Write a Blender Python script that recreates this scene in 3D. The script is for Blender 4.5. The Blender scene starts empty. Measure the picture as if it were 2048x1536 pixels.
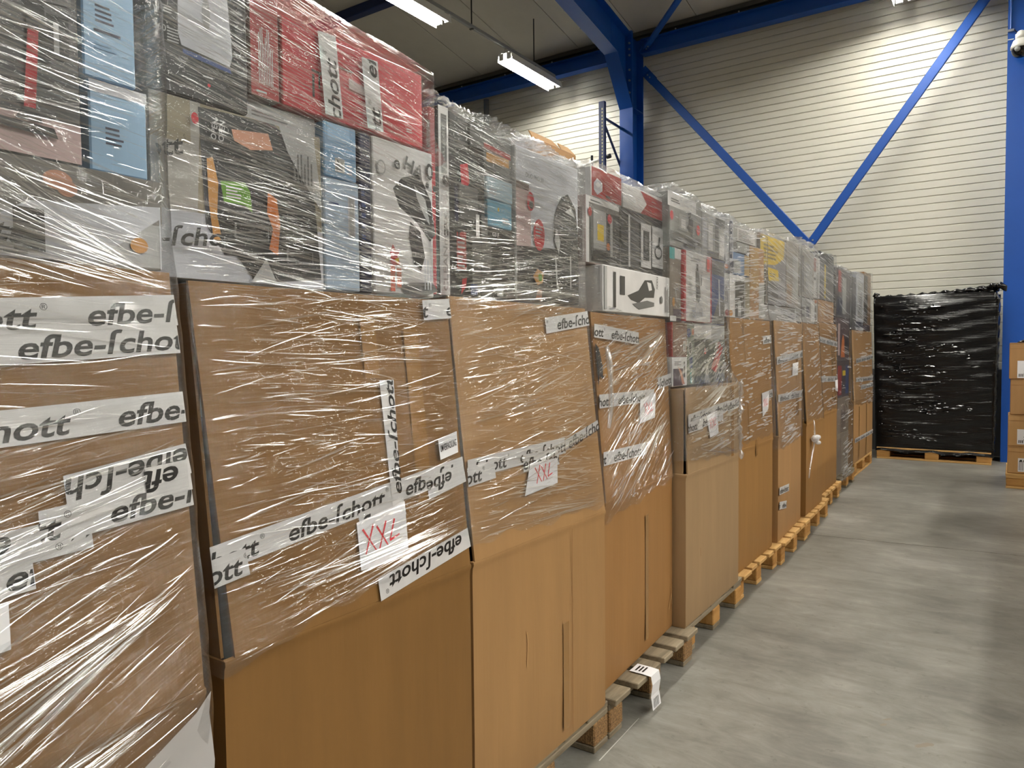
import bpy, bmesh, math, random
import numpy as np
from mathutils import Matrix, Vector

random.seed(7)
rng = np.random.default_rng(7)
SC = bpy.context.scene
COL = SC.collection
PI = math.pi

# ------------------------------------------------------------------ camera, world, exposure
YAW, PITCH, ROLL = 0.59695578, 0.04078521, -0.0094519
f0 = Vector((-math.sin(YAW)*math.cos(PITCH), math.cos(YAW)*math.cos(PITCH), -math.sin(PITCH)))
r0 = Vector((math.cos(YAW), math.sin(YAW), 0)); u0 = r0.cross(f0)
r1 = math.cos(ROLL)*r0 + math.sin(ROLL)*u0
u1 = -math.sin(ROLL)*r0 + math.cos(ROLL)*u0
cd = bpy.data.cameras.new('camera'); cam = bpy.data.objects.new('camera', cd); COL.objects.link(cam)
cd.sensor_width = 36; cd.sensor_fit = 'HORIZONTAL'; cd.lens = 1461.42*36/2048; cd.clip_start = 0.05
M = Matrix((r1, u1, -f0)).transposed().to_4x4(); M.translation = (0, 0, 1.34); cam.matrix_world = M
SC.camera = cam
W = bpy.data.worlds.new('world'); SC.world = W; W.use_nodes = True
W.node_tree.nodes['Background'].inputs[0].default_value = (0.9, 0.95, 1, 1)
W.node_tree.nodes['Background'].inputs[1].default_value = 0.05
SC.view_settings.view_transform = 'Standard'; SC.view_settings.look = 'None'
SC.view_settings.gamma = 1; SC.view_settings.use_curve_mapping = False
SC.view_settings.exposure = 0.0
LAMP_STRENGTH = 112.0
LAMP_COLOR = (1.0, 0.975, 0.89)
cy = SC.cycles
cy.max_bounces = 10; cy.diffuse_bounces = 5; cy.glossy_bounces = 3; cy.transmission_bounces = 4
cy.transparent_max_bounces = 24; cy.sample_clamp_indirect = 6.0; cy.caustics_reflective = False; cy.caustics_refractive = False

# ------------------------------------------------------------------ materials
def lin(c):
    return tuple((x/12.92 if x <= 0.04045 else ((x+0.055)/1.055)**2.4) for x in (v/255 for v in c))
def rgb(r, g, b): return lin((r, g, b)) + (1.0,)

class N:
    def __init__(s, name):
        s.m = bpy.data.materials.new(name); s.m.use_nodes = True
        s.t = s.m.node_tree; s.t.nodes.clear()
        s.out = s.t.nodes.new('ShaderNodeOutputMaterial')
    def n(s, typ, **kw):
        nd = s.t.nodes.new(typ)
        for k, v in kw.items():
            if k.startswith('i_'):
                nd.inputs[int(k[2:]) if k[2:].isdigit() else k[2:].replace('_', ' ')].default_value = v
            else: setattr(nd, k, v)
        return nd
    def l(s, a, ao, b, bi): s.t.links.new(a.outputs[ao], b.inputs[bi])

def ramp(n, stops):
    r = n.n('ShaderNodeValToRGB'); e = r.color_ramp.elements
    while len(e) < len(stops): e.new(0.5)
    for k, (p, c) in enumerate(stops): e[k].position = p; e[k].color = c
    return r

def plain(name, col, rough=0.5, metal=0.0, spec=0.5, var=0.0, vscale=(4, 4, 4), bump=0.0, bscale=(40, 40, 40)):
    n = N(name); p = n.n('ShaderNodeBsdfPrincipled'); n.l(p, 0, n.out, 0)
    p.inputs['Base Color'].default_value = col; p.inputs['Roughness'].default_value = rough
    p.inputs['Metallic'].default_value = metal; p.inputs['Specular IOR Level'].default_value = spec
    if var or bump: tc = n.n('ShaderNodeTexCoord')
    if var:
        mp = n.n('ShaderNodeMapping'); mp.inputs['Scale'].default_value = vscale; n.l(tc, 3, mp, 0)
        no = n.n('ShaderNodeTexNoise', i_Scale=1.0, i_Detail=5.0, i_Roughness=0.6); n.l(mp, 0, no, 0)
        a = tuple(max(0, c*(1-var)) for c in col[:3])+(1,); b = tuple(min(1, c*(1+var)) for c in col[:3])+(1,)
        r = ramp(n, [(0.3, a), (0.7, b)]); n.l(no, 0, r, 0); n.l(r, 0, p, 'Base Color')
    if bump:
        mp2 = n.n('ShaderNodeMapping'); mp2.inputs['Scale'].default_value = bscale; n.l(tc, 3, mp2, 0)
        no2 = n.n('ShaderNodeTexNoise', i_Scale=1.0, i_Detail=4.0); n.l(mp2, 0, no2, 0)
        bp = n.n('ShaderNodeBump', i_Strength=bump, i_Distance=0.01); n.l(no2, 0, bp, 'Height'); n.l(bp, 0, p, 'Normal')
    return n.m

def cardboard(name, col, var=0.09):
    n = N(name); p = n.n('ShaderNodeBsdfPrincipled', i_Roughness=0.62); n.l(p, 0, n.out, 0)
    p.inputs['Specular IOR Level'].default_value = 0.3
    tc = n.n('ShaderNodeTexCoord')
    mp = n.n('ShaderNodeMapping'); mp.inputs['Scale'].default_value = (9, 9, 1.2); n.l(tc, 3, mp, 0)
    no = n.n('ShaderNodeTexNoise', i_Scale=1.0, i_Detail=6.0, i_Roughness=0.65); n.l(mp, 0, no, 0)
    a = tuple(c*(1-var) for c in col[:3])+(1,); b = tuple(min(1, c*(1+var)) for c in col[:3])+(1,)
    r = ramp(n, [(0.28, a), (0.72, b)]); n.l(no, 0, r, 0); n.l(r, 0, p, 'Base Color')
    mp2 = n.n('ShaderNodeMapping'); mp2.inputs['Scale'].default_value = (140, 140, 2.5); n.l(tc, 3, mp2, 0)
    no2 = n.n('ShaderNodeTexNoise', i_Scale=1.0, i_Detail=2.0); n.l(mp2, 0, no2, 0)
    bp = n.n('ShaderNodeBump', i_Strength=0.12, i_Distance=0.004); n.l(no2, 0, bp, 'Height'); n.l(bp, 0, p, 'Normal')
    return n.m

def wood(name, c1, c2, rough=0.75):
    n = N(name); p = n.n('ShaderNodeBsdfPrincipled', i_Roughness=rough); n.l(p, 0, n.out, 0)
    p.inputs['Specular IOR Level'].default_value = 0.25
    tc = n.n('ShaderNodeTexCoord'); oi = n.n('ShaderNodeObjectInfo')
    ad = n.n('ShaderNodeVectorMath', operation='ADD'); n.l(tc, 3, ad, 0); n.l(oi, 0, ad, 1)
    mp = n.n('ShaderNodeMapping'); mp.inputs['Scale'].default_value = (3, 26, 26); n.l(ad, 0, mp, 0)
    no = n.n('ShaderNodeTexNoise', i_Scale=1.0, i_Detail=7.0, i_Roughness=0.65, i_Distortion=0.5); n.l(mp, 0, no, 0)
    r = ramp(n, [(0.3, c1), (0.68, c2)]); n.l(no, 0, r, 0); n.l(r, 0, p, 'Base Color')
    bp = n.n('ShaderNodeBump', i_Strength=0.35, i_Distance=0.003); n.l(no, 0, bp, 'Height'); n.l(bp, 0, p, 'Normal')
    return n.m

def chipboard(name, c1, c2):
    n = N(name); p = n.n('ShaderNodeBsdfPrincipled', i_Roughness=0.85); n.l(p, 0, n.out, 0)
    tc = n.n('ShaderNodeTexCoord')
    no = n.n('ShaderNodeTexNoise', i_Scale=150.0, i_Detail=3.0, i_Roughness=0.8); n.l(tc, 3, no, 0)
    r = ramp(n, [(0.35, c1), (0.62, c2)]); n.l(no, 0, r, 0); n.l(r, 0, p, 'Base Color')
    bp = n.n('ShaderNodeBump', i_Strength=0.6, i_Distance=0.004); n.l(no, 0, bp, 'Height'); n.l(bp, 0, p, 'Normal')
    return n.m

def printed(name, rough=0.35):
    n = N(name); p = n.n('ShaderNodeBsdfPrincipled', i_Roughness=rough); n.l(p, 0, n.out, 0)
    at = n.n('ShaderNodeAttribute', attribute_name='Col')
    tc = n.n('ShaderNodeTexCoord'); no = n.n('ShaderNodeTexNoise', i_Scale=9.0, i_Detail=6.0); n.l(tc, 3, no, 0)
    r = ramp(n, [(0.25, (0.78, 0.78, 0.78, 1)), (0.7, (1, 1, 1, 1))]); n.l(no, 0, r, 0)
    mx = n.n('ShaderNodeMix', data_type='RGBA', blend_type='MULTIPLY'); mx.inputs[0].default_value = 1.0
    n.l(at, 0, mx, 6); n.l(r, 0, mx, 7); n.l(mx, 2, p, 'Base Color')
    return n.m

def film_mat(name, fac=0.10, haze=0.05, crumple=0.3):
    """clear stretch film: see-through, glossy, with fine pleats that run along the pull of the film (UV map Pull)"""
    n = N(name)
    uv = n.n('ShaderNodeUVMap', uv_map='Pull')
    wn = n.n('ShaderNodeTexNoise', i_Scale=2.2, i_Detail=2.0); n.l(uv, 0, wn, 0)
    sub = n.n('ShaderNodeVectorMath', operation='SUBTRACT'); n.l(wn, 1, sub, 0); sub.inputs[1].default_value = (0.5, 0.5, 0.5)
    sc = n.n('ShaderNodeVectorMath', operation='MULTIPLY'); n.l(sub, 0, sc, 0); sc.inputs[1].default_value = (0.0, 0.05, 0.0)
    ad = n.n('ShaderNodeVectorMath', operation='ADD'); n.l(uv, 0, ad, 0); n.l(sc, 0, ad, 1)
    m1 = n.n('ShaderNodeMapping'); m1.inputs['Scale'].default_value = (7, 210, 1); n.l(ad, 0, m1, 0)
    n1 = n.n('ShaderNodeTexNoise', i_Scale=1.0, i_Detail=3.0, i_Roughness=0.6); n.l(m1, 0, n1, 0)
    m2 = n.n('ShaderNodeMapping'); m2.inputs['Scale'].default_value = (3.0, 55, 1); n.l(ad, 0, m2, 0)
    n2 = n.n('ShaderNodeTexNoise', i_Scale=1.0, i_Detail=2.0); n.l(m2, 0, n2, 0)
    n3 = n.n('ShaderNodeTexNoise', i_Scale=75.0, i_Detail=3.0, i_Distortion=1.5); n.l(uv, 0, n3, 0)
    n4 = n.n('ShaderNodeTexNoise', i_Scale=3.5, i_Detail=1.0); n.l(uv, 0, n4, 0)
    r4 = ramp(n, [(0.5, (0, 0, 0, 1)), (0.75, (crumple, crumple, crumple, 1))]); n.l(n4, 0, r4, 0)
    mm = n.n('ShaderNodeMath', operation='MULTIPLY'); n.l(n3, 0, mm, 0); n.l(r4, 0, mm, 1)
    a1 = n.n('ShaderNodeMath', operation='MULTIPLY_ADD'); n.l(n2, 0, a1, 0); a1.inputs[1].default_value = 2.2; n.l(n1, 0, a1, 2)
    a2 = n.n('ShaderNodeMath', operation='MULTIPLY_ADD'); n.l(mm, 0, a2, 0); a2.inputs[1].default_value = 1.6; n.l(a1, 0, a2, 2)
    bp = n.n('ShaderNodeBump', i_Strength=1.0, i_Distance=0.0032); n.l(a2, 0, bp, 'Height')
    gl = n.n('ShaderNodeBsdfGlossy', i_Roughness=0.075); gl.inputs['Color'].default_value = (1, 1, 1, 1); n.l(bp, 0, gl, 'Normal')
    tr = n.n('ShaderNodeBsdfTransparent'); tr.inputs[0].default_value = (0.97, 0.975, 0.98, 1)
    df = n.n('ShaderNodeBsdfDiffuse'); df.inputs[0].default_value = (0.85, 0.86, 0.88, 1)
    m5 = n.n('ShaderNodeMapping'); m5.inputs['Scale'].default_value = (2.5, 42, 1); m5.inputs['Location'].default_value = (3, 7, 0); n.l(ad, 0, m5, 0)
    n5 = n.n('ShaderNodeTexNoise', i_Scale=1.0, i_Detail=5.0, i_Roughness=0.7); n.l(m5, 0, n5, 0)
    r5 = ramp(n, [(0.42, (haze*0.35,)*3+(1,)), (0.75, (haze*3.4,)*3+(1,))]); n.l(n5, 0, r5, 0)
    x1 = n.n('ShaderNodeMixShader'); n.l(r5, 0, x1, 0); n.l(tr, 0, x1, 1); n.l(df, 0, x1, 2)
    fr = n.n('ShaderNodeFresnel', i_IOR=1.45)
    ff = n.n('ShaderNodeMath', operation='MULTIPLY_ADD'); n.l(fr, 0, ff, 0); ff.inputs[1].default_value = 0.5; ff.inputs[2].default_value = fac
    cl = n.n('ShaderNodeClamp'); n.l(ff, 0, cl, 0); cl.inputs[2].default_value = 0.4
    x2 = n.n('ShaderNodeMixShader'); n.l(cl, 0, x2, 0); n.l(x1, 0, x2, 1); n.l(gl, 0, x2, 2)
    n.l(x2, 0, n.out, 0)
    return n.m

def crease_mat(name, op=0.45, white=0.5, rough=0.16):
    n = N(name)
    gl = n.n('ShaderNodeBsdfGlossy', i_Roughness=rough); gl.inputs['Color'].default_value = (1, 1, 1, 1)
    df = n.n('ShaderNodeBsdfTranslucent'); df.inputs[0].default_value = (0.9, 0.9, 0.92, 1)
    d2 = n.n('ShaderNodeBsdfDiffuse'); d2.inputs[0].default_value = (0.9, 0.9, 0.92, 1)
    a = n.n('ShaderNodeMixShader'); a.inputs[0].default_value = 0.5; n.l(df, 0, a, 1); n.l(d2, 0, a, 2)
    b = n.n('ShaderNodeMixShader'); b.inputs[0].default_value = 1-white; n.l(a, 0, b, 1); n.l(gl, 0, b, 2)
    tr = n.n('ShaderNodeBsdfTransparent')
    c = n.n('ShaderNodeMixShader'); c.inputs[0].default_value = op; n.l(tr, 0, c, 1); n.l(b, 0, c, 2); n.l(c, 0, n.out, 0)
    return n.m

def emit(name, col, s):
    n = N(name); e = n.n('ShaderNodeEmission', i_Strength=s); e.inputs[0].default_value = col+(1,); n.l(e, 0, n.out, 0); return n.m

def floor_mat():
    n = N('polished_concrete'); p = n.n('ShaderNodeBsdfPrincipled'); n.l(p, 0, n.out, 0)
    tc = n.n('ShaderNodeTexCoord')
    a = n.n('ShaderNodeTexNoise', i_Scale=1.3, i_Detail=8.0, i_Roughness=0.62); n.l(tc, 3, a, 0)
    mp = n.n('ShaderNodeMapping'); mp.inputs['Scale'].default_value = (4, 11, 1); mp.inputs['Rotation'].default_value = (0, 0, 0.5); n.l(tc, 3, mp, 0)
    b = n.n('ShaderNodeTexNoise', i_Scale=1.0, i_Detail=9.0, i_Roughness=0.7, i_Distortion=0.6); n.l(mp, 0, b, 0)
    m = n.n('ShaderNodeMath', operation='MULTIPLY_ADD'); n.l(a, 0, m, 0); m.inputs[1].default_value = 0.55
    h = n.n('ShaderNodeMath', operation='MULTIPLY'); n.l(b, 0, h, 0); h.inputs[1].default_value = 0.45; n.l(h, 0, m, 2)
    r = ramp(n, [(0.36, rgb(94, 91, 85)), (0.47, rgb(117, 114, 107)), (0.55, rgb(133, 130, 123)), (0.66, rgb(156, 153, 146))]); n.l(m, 0, r, 0)
    # small dark specks and scuffs
    v = n.n('ShaderNodeTexNoise', i_Scale=14.0, i_Detail=6.0, i_Roughness=0.75); n.l(tc, 3, v, 0)
    rv = ramp(n, [(0.30, (0.55, 0.53, 0.5, 1)), (0.40, (1, 1, 1, 1))]); n.l(v, 0, rv, 0)
    mx = n.n('ShaderNodeMix', data_type='RGBA', blend_type='MULTIPLY'); mx.inputs[0].default_value = 0.8
    n.l(r, 0, mx, 6); n.l(rv, 0, mx, 7); n.l(mx, 2, p, 'Base Color')
    rr = n.n('ShaderNodeMapRange'); n.l(b, 0, rr, 0); rr.inputs[3].default_value = 0.33; rr.inputs[4].default_value = 0.55; n.l(rr, 0, p, 'Roughness')
    p.inputs['Specular IOR Level'].default_value = 0.35
    bp = n.n('ShaderNodeBump', i_Strength=0.08, i_Distance=0.01); n.l(b, 0, bp, 'Height'); n.l(bp, 0, p, 'Normal')
    return n.m

def black_film():
    n = N('black_plastic_film'); p = n.n('ShaderNodeBsdfPrincipled', i_Roughness=0.10); n.l(p, 0, n.out, 0)
    p.inputs['Base Color'].default_value = (0.0045, 0.0045, 0.005, 1); p.inputs['Specular IOR Level'].default_value = 0.45
    tc = n.n('ShaderNodeTexCoord')
    mp = n.n('ShaderNodeMapping'); mp.inputs['Scale'].default_value = (2.5, 2.5, 42); mp.inputs['Rotation'].default_value = (0, 0.10, 0); n.l(tc, 3, mp, 0)
    a = n.n('ShaderNodeTexNoise', i_Scale=1.0, i_Detail=4.0, i_Roughness=0.6, i_Distortion=0.3); n.l(mp, 0, a, 0)
    bp = n.n('ShaderNodeBump', i_Strength=0.35, i_Distance=0.012); n.l(a, 0, bp, 'Height'); n.l(bp, 0, p, 'Normal')
    return n.m

MT = dict(
    floor=floor_mat(),
    panel=plain('cream_steel_panel', rgb(222, 218, 205), 0.42, var=0.03, vscale=(1, 1, 1)),
    roof=plain('grey_white_roof_panel', rgb(212, 208, 198), 0.5, var=0.03, bump=0.15, bscale=(26, 0.3, 1)),
    gutter=plain('dark_roof_trim', rgb(70, 68, 64), 0.6),
    plinth=plain('dark_concrete', rgb(72, 72, 74), 0.8, var=0.15),
    farwall=plain('grey_wall_paint', rgb(150, 148, 142), 0.8, var=0.05),
    blue=plain('blue_steel_paint', rgb(10, 74, 160), 0.42, var=0.05, vscale=(3, 3, 3)),
    darkblue=plain('dark_blue_rack_paint', rgb(20, 40, 92), 0.4),
    bolt=plain('zinc_bolt', rgb(170, 175, 185), 0.35, metal=0.8),
    black=plain('black_steel', rgb(22, 24, 28), 0.45),
    white=plain('white_enamel', rgb(235, 235, 228), 0.35),
    grey=plain('galvanised_grey', rgb(150, 152, 152), 0.5),
    whitep=plain('white_plastic', rgb(232, 230, 224), 0.35),
    lens=plain('dark_dome_plastic', rgb(14, 14, 16), 0.08),
    tube=emit('lit_tube', LAMP_COLOR, LAMP_STRENGTH), tube2=emit('lit_tube_boosted', LAMP_COLOR, LAMP_STRENGTH*1.8),  # second tube material is boosted to brighten the stack fronts
    card=printed('printed_cardboard', 0.33),
    ink=plain('black_ink', rgb(22, 21, 22), 0.4),
    redink=plain('red_marker', rgb(205, 50, 60), 0.6),
    tape=plain('white_packing_tape', rgb(205, 203, 203), 0.3, var=0.05, vscale=(30, 30, 30)),
    tapeclear=plain('brown_packing_tape', rgb(150, 112, 66), 0.22),
    paper=plain('white_paper', rgb(226, 225, 228), 0.7, var=0.03, vscale=(20, 20, 20)),
    pine=wood('pine_wood', rgb(173, 132, 78), rgb(210, 171, 113)),
    oldwood=wood('weathered_wood', rgb(102, 91, 74), rgb(152, 139, 117)),
    chip=chipboard('pressed_wood_block', rgb(74, 52, 32), rgb(164, 126, 80)),
    pineblock=wood('pine_block', rgb(149, 104, 53), rgb(191, 145, 85)),
    film=film_mat('stretch_film', 0.034, 0.010, 0.6),
    filmheavy=film_mat('stretch_film_many_layers', 0.048, 0.018, 1.0),
    crease=crease_mat('stretch_film_crease', 0.22, 0.06, 0.115),
    creasefar=crease_mat('milky_film_crease', 0.38, 0.75, 0.2),
    rope=crease_mat('gathered_film', 0.45, 0.3, 0.2),
    whitefilm=crease_mat('milky_film', 0.88, 0.85, 0.25),
    blackfilm=black_film(), blackfilm2=plain('black_film_crease', rgb(8, 8, 9), 0.16, spec=0.6),
)
BOARD = {
    'tan': cardboard('kraft_board_tan', rgb(163, 125, 82)),
    'warm': cardboard('kraft_board_warm', rgb(154, 113, 68)),
    'ochre': cardboard('kraft_board_ochre', rgb(148, 109, 61)),
    'brown': cardboard('kraft_board_brown', rgb(128, 93, 50)),
    'grey': cardboard('kraft_board_greyish', rgb(157, 129, 95)),
    'light': cardboard('kraft_board_light', rgb(182, 143, 95)),
}

# ------------------------------------------------------------------ mesh helpers
class MB:
    def __init__(s): s.v = []; s.f = []; s.c = []; s.m = []
    def add(s, vs, fs, col=None, mi=0, M=None):
        o = len(s.v)
        if M is not None: vs = [M @ Vector(v) for v in vs]
        s.v += [tuple(v) for v in vs]
        for k, f in enumerate(fs):
            s.f.append(tuple(i+o for i in f)); s.m.append(mi)
            s.c.append(col[k] if isinstance(col, list) else (col or (1, 1, 1, 1)))
        return s
    def box(s, x0, x1, y0, y1, z0, z1, col=None, mi=0, M=None):
        v = [(x0, y0, z0), (x1, y0, z0), (x1, y1, z0), (x0, y1, z0), (x0, y0, z1), (x1, y0, z1), (x1, y1, z1), (x0, y1, z1)]
        f = [(0, 1, 5, 4), (1, 2, 6, 5), (2, 3, 7, 6), (3, 0, 4, 7), (4, 5, 6, 7), (3, 2, 1, 0)]  # front right back left top bottom
        return s.add(v, f, col, mi, M)
    def tube(s, pts, r, n=8, col=None, mi=0, cap=True):
        pts = [Vector(p) for p in pts]; vs = []; fs = []; rr = r if isinstance(r, (list, tuple)) else [r]*len(pts)
        up = None
        for k, p in enumerate(pts):
            d = (pts[min(k+1, len(pts)-1)]-pts[max(k-1, 0)]).normalized()
            if up is None: up = Vector((0, 0, 1)) if abs(d.z) < 0.9 else Vector((1, 0, 0))
            a = d.cross(up).normalized(); b = a.cross(d).normalized(); up = b
            for j in range(n):
                t = 2*PI*j/n; vs.append(p+a*(rr[k]*math.cos(t))+b*(rr[k]*math.sin(t)))
        for k in range(len(pts)-1):
            for j in range(n): fs.append((k*n+j, k*n+(j+1) % n, (k+1)*n+(j+1) % n, (k+1)*n+j))
        if cap: fs.append(tuple(range(n-1, -1, -1))); fs.append(tuple(range((len(pts)-1)*n, len(pts)*n)))
        return s.add(vs, fs, col, mi)
    def prism(s, prof, axis, a0, a1, col=None, mi=0, closed=True):
        n = len(prof); vs = []
        for a in (a0, a1):
            for (p, q) in prof:
                vs.append({'x': (a, p, q), 'y': (p, a, q), 'z': (p, q, a)}[axis])
        fs = [(i, (i+1) % n, (i+1) % n+n, i+n) for i in range(n if closed else n-1)]
        if closed: fs += [tuple(range(n-1, -1, -1)), tuple(range(n, 2*n))]
        return s.add(vs, fs, col, mi)
    def mesh(s, name, mats, bevel=0.0, smooth=False, color=False):
        me = bpy.data.meshes.new(name); me.from_pydata(s.v, [], s.f)
        for m in (mats if isinstance(mats, (list, tuple)) else [mats]): me.materials.append(m)
        me.polygons.foreach_set('material_index', s.m)
        if color:
            at = me.color_attributes.new('Col', 'FLOAT_COLOR', 'CORNER'); arr = []
            for p, c in zip(me.polygons, s.c): arr += list(c)*p.loop_total
            at.data.foreach_set('color', arr)
        bm = bmesh.new(); bm.from_mesh(me)
        bmesh.ops.recalc_face_normals(bm, faces=bm.faces)
        if bevel: bmesh.ops.bevel(bm, geom=bm.edges[:], offset=bevel, segments=1, affect='EDGES', profile=0.5)
        bm.to_mesh(me); bm.free()
        if smooth: me.polygons.foreach_set('use_smooth', [True]*len(me.polygons))
        me.update(); return me
    def obj(s, name, mats, parent=None, bevel=0.0, smooth=False, color=False, loc=None, rotz=0):
        return link(name, s.mesh(name, mats, bevel, smooth, color), parent, loc, rotz)

def link(name, me, parent=None, loc=None, rotz=0):
    o = bpy.data.objects.new(name, me); COL.objects.link(o)
    if parent: o.parent = parent
    if loc is not None: o.location = loc
    if rotz: o.rotation_euler = (0, 0, rotz)
    return o
def tag(o, label=None, cat=None, group=None, kind=None):
    if label: o['label'] = label
    if cat: o['category'] = cat
    if group: o['group'] = group
    if kind: o['kind'] = kind
    return o
def thing(name, label, cat, loc=(0, 0, 0), rotz=0, group=None):
    return tag(link(name, None, None, loc, rotz), label, cat, group)
def struct(name, me_or_none, parent=None, loc=None):
    o = link(name, me_or_none, parent, loc)
    if not parent: o['kind'] = 'structure'
    return o

# ------------------------------------------------------------------ lettering
_TX = {}
def text_mesh(txt, bold=0.0, shear=0.0):
    key = (txt, bold, shear)
    if key not in _TX:
        cu = bpy.data.curves.new('t', 'FONT'); cu.body = txt; cu.size = 1.0; cu.offset = bold; cu.shear = shear; cu.resolution_u = 3
        ob = bpy.data.objects.new('t', cu); COL.objects.link(ob)
        dg = bpy.context.evaluated_depsgraph_get(); me = bpy.data.meshes.new_from_object(ob.evaluated_get(dg))
        n = len(me.vertices); a = np.zeros(n*3); me.vertices.foreach_get('co', a); v = a.reshape(-1, 3)[:, :2].copy()
        fs = [tuple(p.vertices) for p in me.polygons]
        bpy.data.objects.remove(ob); bpy.data.curves.remove(cu); bpy.data.meshes.remove(me)
        if n: v -= v.min(0)
        _TX[key] = (v, fs)
    return _TX[key]

def text_on(mb, txt, x, z, h, y=0.0, col=None, rot=0.0, xs=1.0, bold=0.0, shear=0.0, w=None, mi=0, ref=None):
    """flat letters on the plane y, facing -Y, lower left corner at x, z, h high (or w wide)"""
    v, fs = text_mesh(txt, bold, shear)
    if not len(v): return
    s = h/max(v[:, 1].max(), 1e-6) if ref is None else h/ref
    p = v*np.array([s*xs, s])
    if w: p[:, 0] *= w/p[:, 0].max()
    c, sn = math.cos(rot), math.sin(rot)
    q = np.stack([x+p[:, 0]*c-p[:, 1]*sn, np.full(len(p), y), z+p[:, 0]*sn+p[:, 1]*c], 1)
    mb.add([tuple(a) for a in q], fs, col, mi)

# ================================================================== the hall
WY = 11.0                      # inner face of the long back wall
def roof_z(y): return 6.36+0.17*(10.9-y)

fl = struct('floor', None)
for k, (y0, y1) in enumerate(((-9, 5.60), (5.607, 11.3))):
    # the saw-cut joint runs slightly skewed to the wall
    MB().add([(-15, y0-(1.38 if k else 0), 0), (9, y0+(1.03 if k else 0), 0), (9, y1+(0 if k else 1.03), 0), (-15, y1-(0 if k else 1.38), 0),
              (-15, y0-(1.38 if k else 0), -.1), (9, y0+(1.03 if k else 0), -.1), (9, y1+(0 if k else 1.03), -.1), (-15, y1-(0 if k else 1.38), -.1)],
             [(0, 1, 2, 3), (4, 7, 6, 5), (0, 4, 5, 1), (1, 5, 6, 2), (2, 6, 7, 3), (3, 7, 4, 0)]).obj('floor_slab', MT['floor'], fl)
MB().box(-15, 9, -9, 11.3, -0.12, -0.101).obj('joint_base', MT['gutter'], fl)

# wall of horizontally ribbed sandwich panels
wb = struct('wall_back', None)
PITCHR = 0.0978
def panel_mesh(x0, x1, nr):
    prof = []
    for k in range(nr):       # groove, flat face, then a chamfer that faces up into the next groove
        b = k*PITCHR
        prof += [(0.016, b), (0.016, b+0.008), (0.0, b+0.009), (0.0, b+PITCHR-0.007), (0.006, b+PITCHR-0.0005)]
    prof += [(0.07, nr*PITCHR), (0.07, 0)]
    m = MB(); m.prism(prof, 'x', x0, x1); return m
bays = [(-14.9, -9.862), (-9.858, -4.932), (-4.928, 0.078), (0.082, 5.0), (5.004, 9.0)]
for (x0, x1) in bays:
    me = panel_mesh(x0, x1, 9).mesh('wall_panel', MT['panel'])
    for j in range(6):
        link('wall_panel', me, wb, (0, WY, 1.09+j*9*PITCHR))
tr = struct('trim_1', None)
MB().box(-15, 9, WY-0.03, WY+0.1, 0, 1.085).obj('plinth', MT['plinth'], tr)
for nm, a in (('wall_left', (-15.1, -15, -9, 11.2, 0, 11)), ('wall_right', (9, 9.1, -9, 11.2, 0, 11)), ('wall_front', (-15, 9, -9.1, -9, 0, 11))):
    struct(nm, MB().box(*a).mesh(nm, MT['farwall']))

ce = struct('ceiling', None)
def roof_panel(x0, x1):
    m = MB(); ya, yb = -9.0, 11.1
    m.add([(x0, ya, roof_z(ya)), (x1, ya, roof_z(ya)), (x1, yb, roof_z(yb)), (x0, yb, roof_z(yb)),
           (x0, ya, roof_z(ya)+.1), (x1, ya, roof_z(ya)+.1), (x1, yb, roof_z(yb)+.1), (x0, yb, roof_z(yb)+.1)],
          [(0, 1, 2, 3), (4, 7, 6, 5), (0, 4, 5, 1), (1, 5, 6, 2), (2, 6, 7, 3), (3, 7, 4, 0)])
    return m
rp = roof_panel(0.006, 0.994).mesh('roof_panel', MT['roof'])
for k in range(-15, 9): link('roof_panel', rp, ce, (k+0.055, 0, 0))
MB().add([(-15, -9, roof_z(-9)+.12), (9, -9, roof_z(-9)+.12), (9, 11.1, roof_z(11.1)+.12), (-15, 11.1, roof_z(11.1)+.12)], [(0, 1, 2, 3)]).obj('roof_deck', MT['gutter'], ce)
tr = struct('trim_2', None)
g = MB(); g.box(-15, 9, 10.86, 11.0, 6.22, 6.30); g.box(-15, 9, 10.78, 11.0, 6.30, 6.365)
g.obj('roof_edge_trim', MT['gutter'], tr)

# eave beams between the frames
def beam(x0, x1, label):
    t = thing('eave_beam', label, 'beam', ((x0+x1)/2, 10.78, 5.98)); h = (x1-x0)/2
    MB().box(-h, h, -0.08, 0.08, 0, 0.012).obj('bottom_flange', MT['blue'], t)
    MB().box(-h, h, -0.08, 0.08, 0.215, 0.227).obj('top_flange', MT['blue'], t)
    MB().box(-h, h, -0.005, 0.005, 0.0125, 0.2145).obj('web', MT['blue'], t)
    for k in range(5):
        MB().tube([(-h+(k+.6)*2*h/5, -0.08, 0.232), (-h+(k+.6)*2*h/5, -0.08, 0.25)], 0.012, 6).obj('bolt', MT['bolt'], t)
beam(-9.85, -5.06, 'blue steel eave beam along wall top, behind the second hanging lamp')
beam(-4.80, -0.04, 'blue steel eave beam above the wall bay with the V brace')

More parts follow.
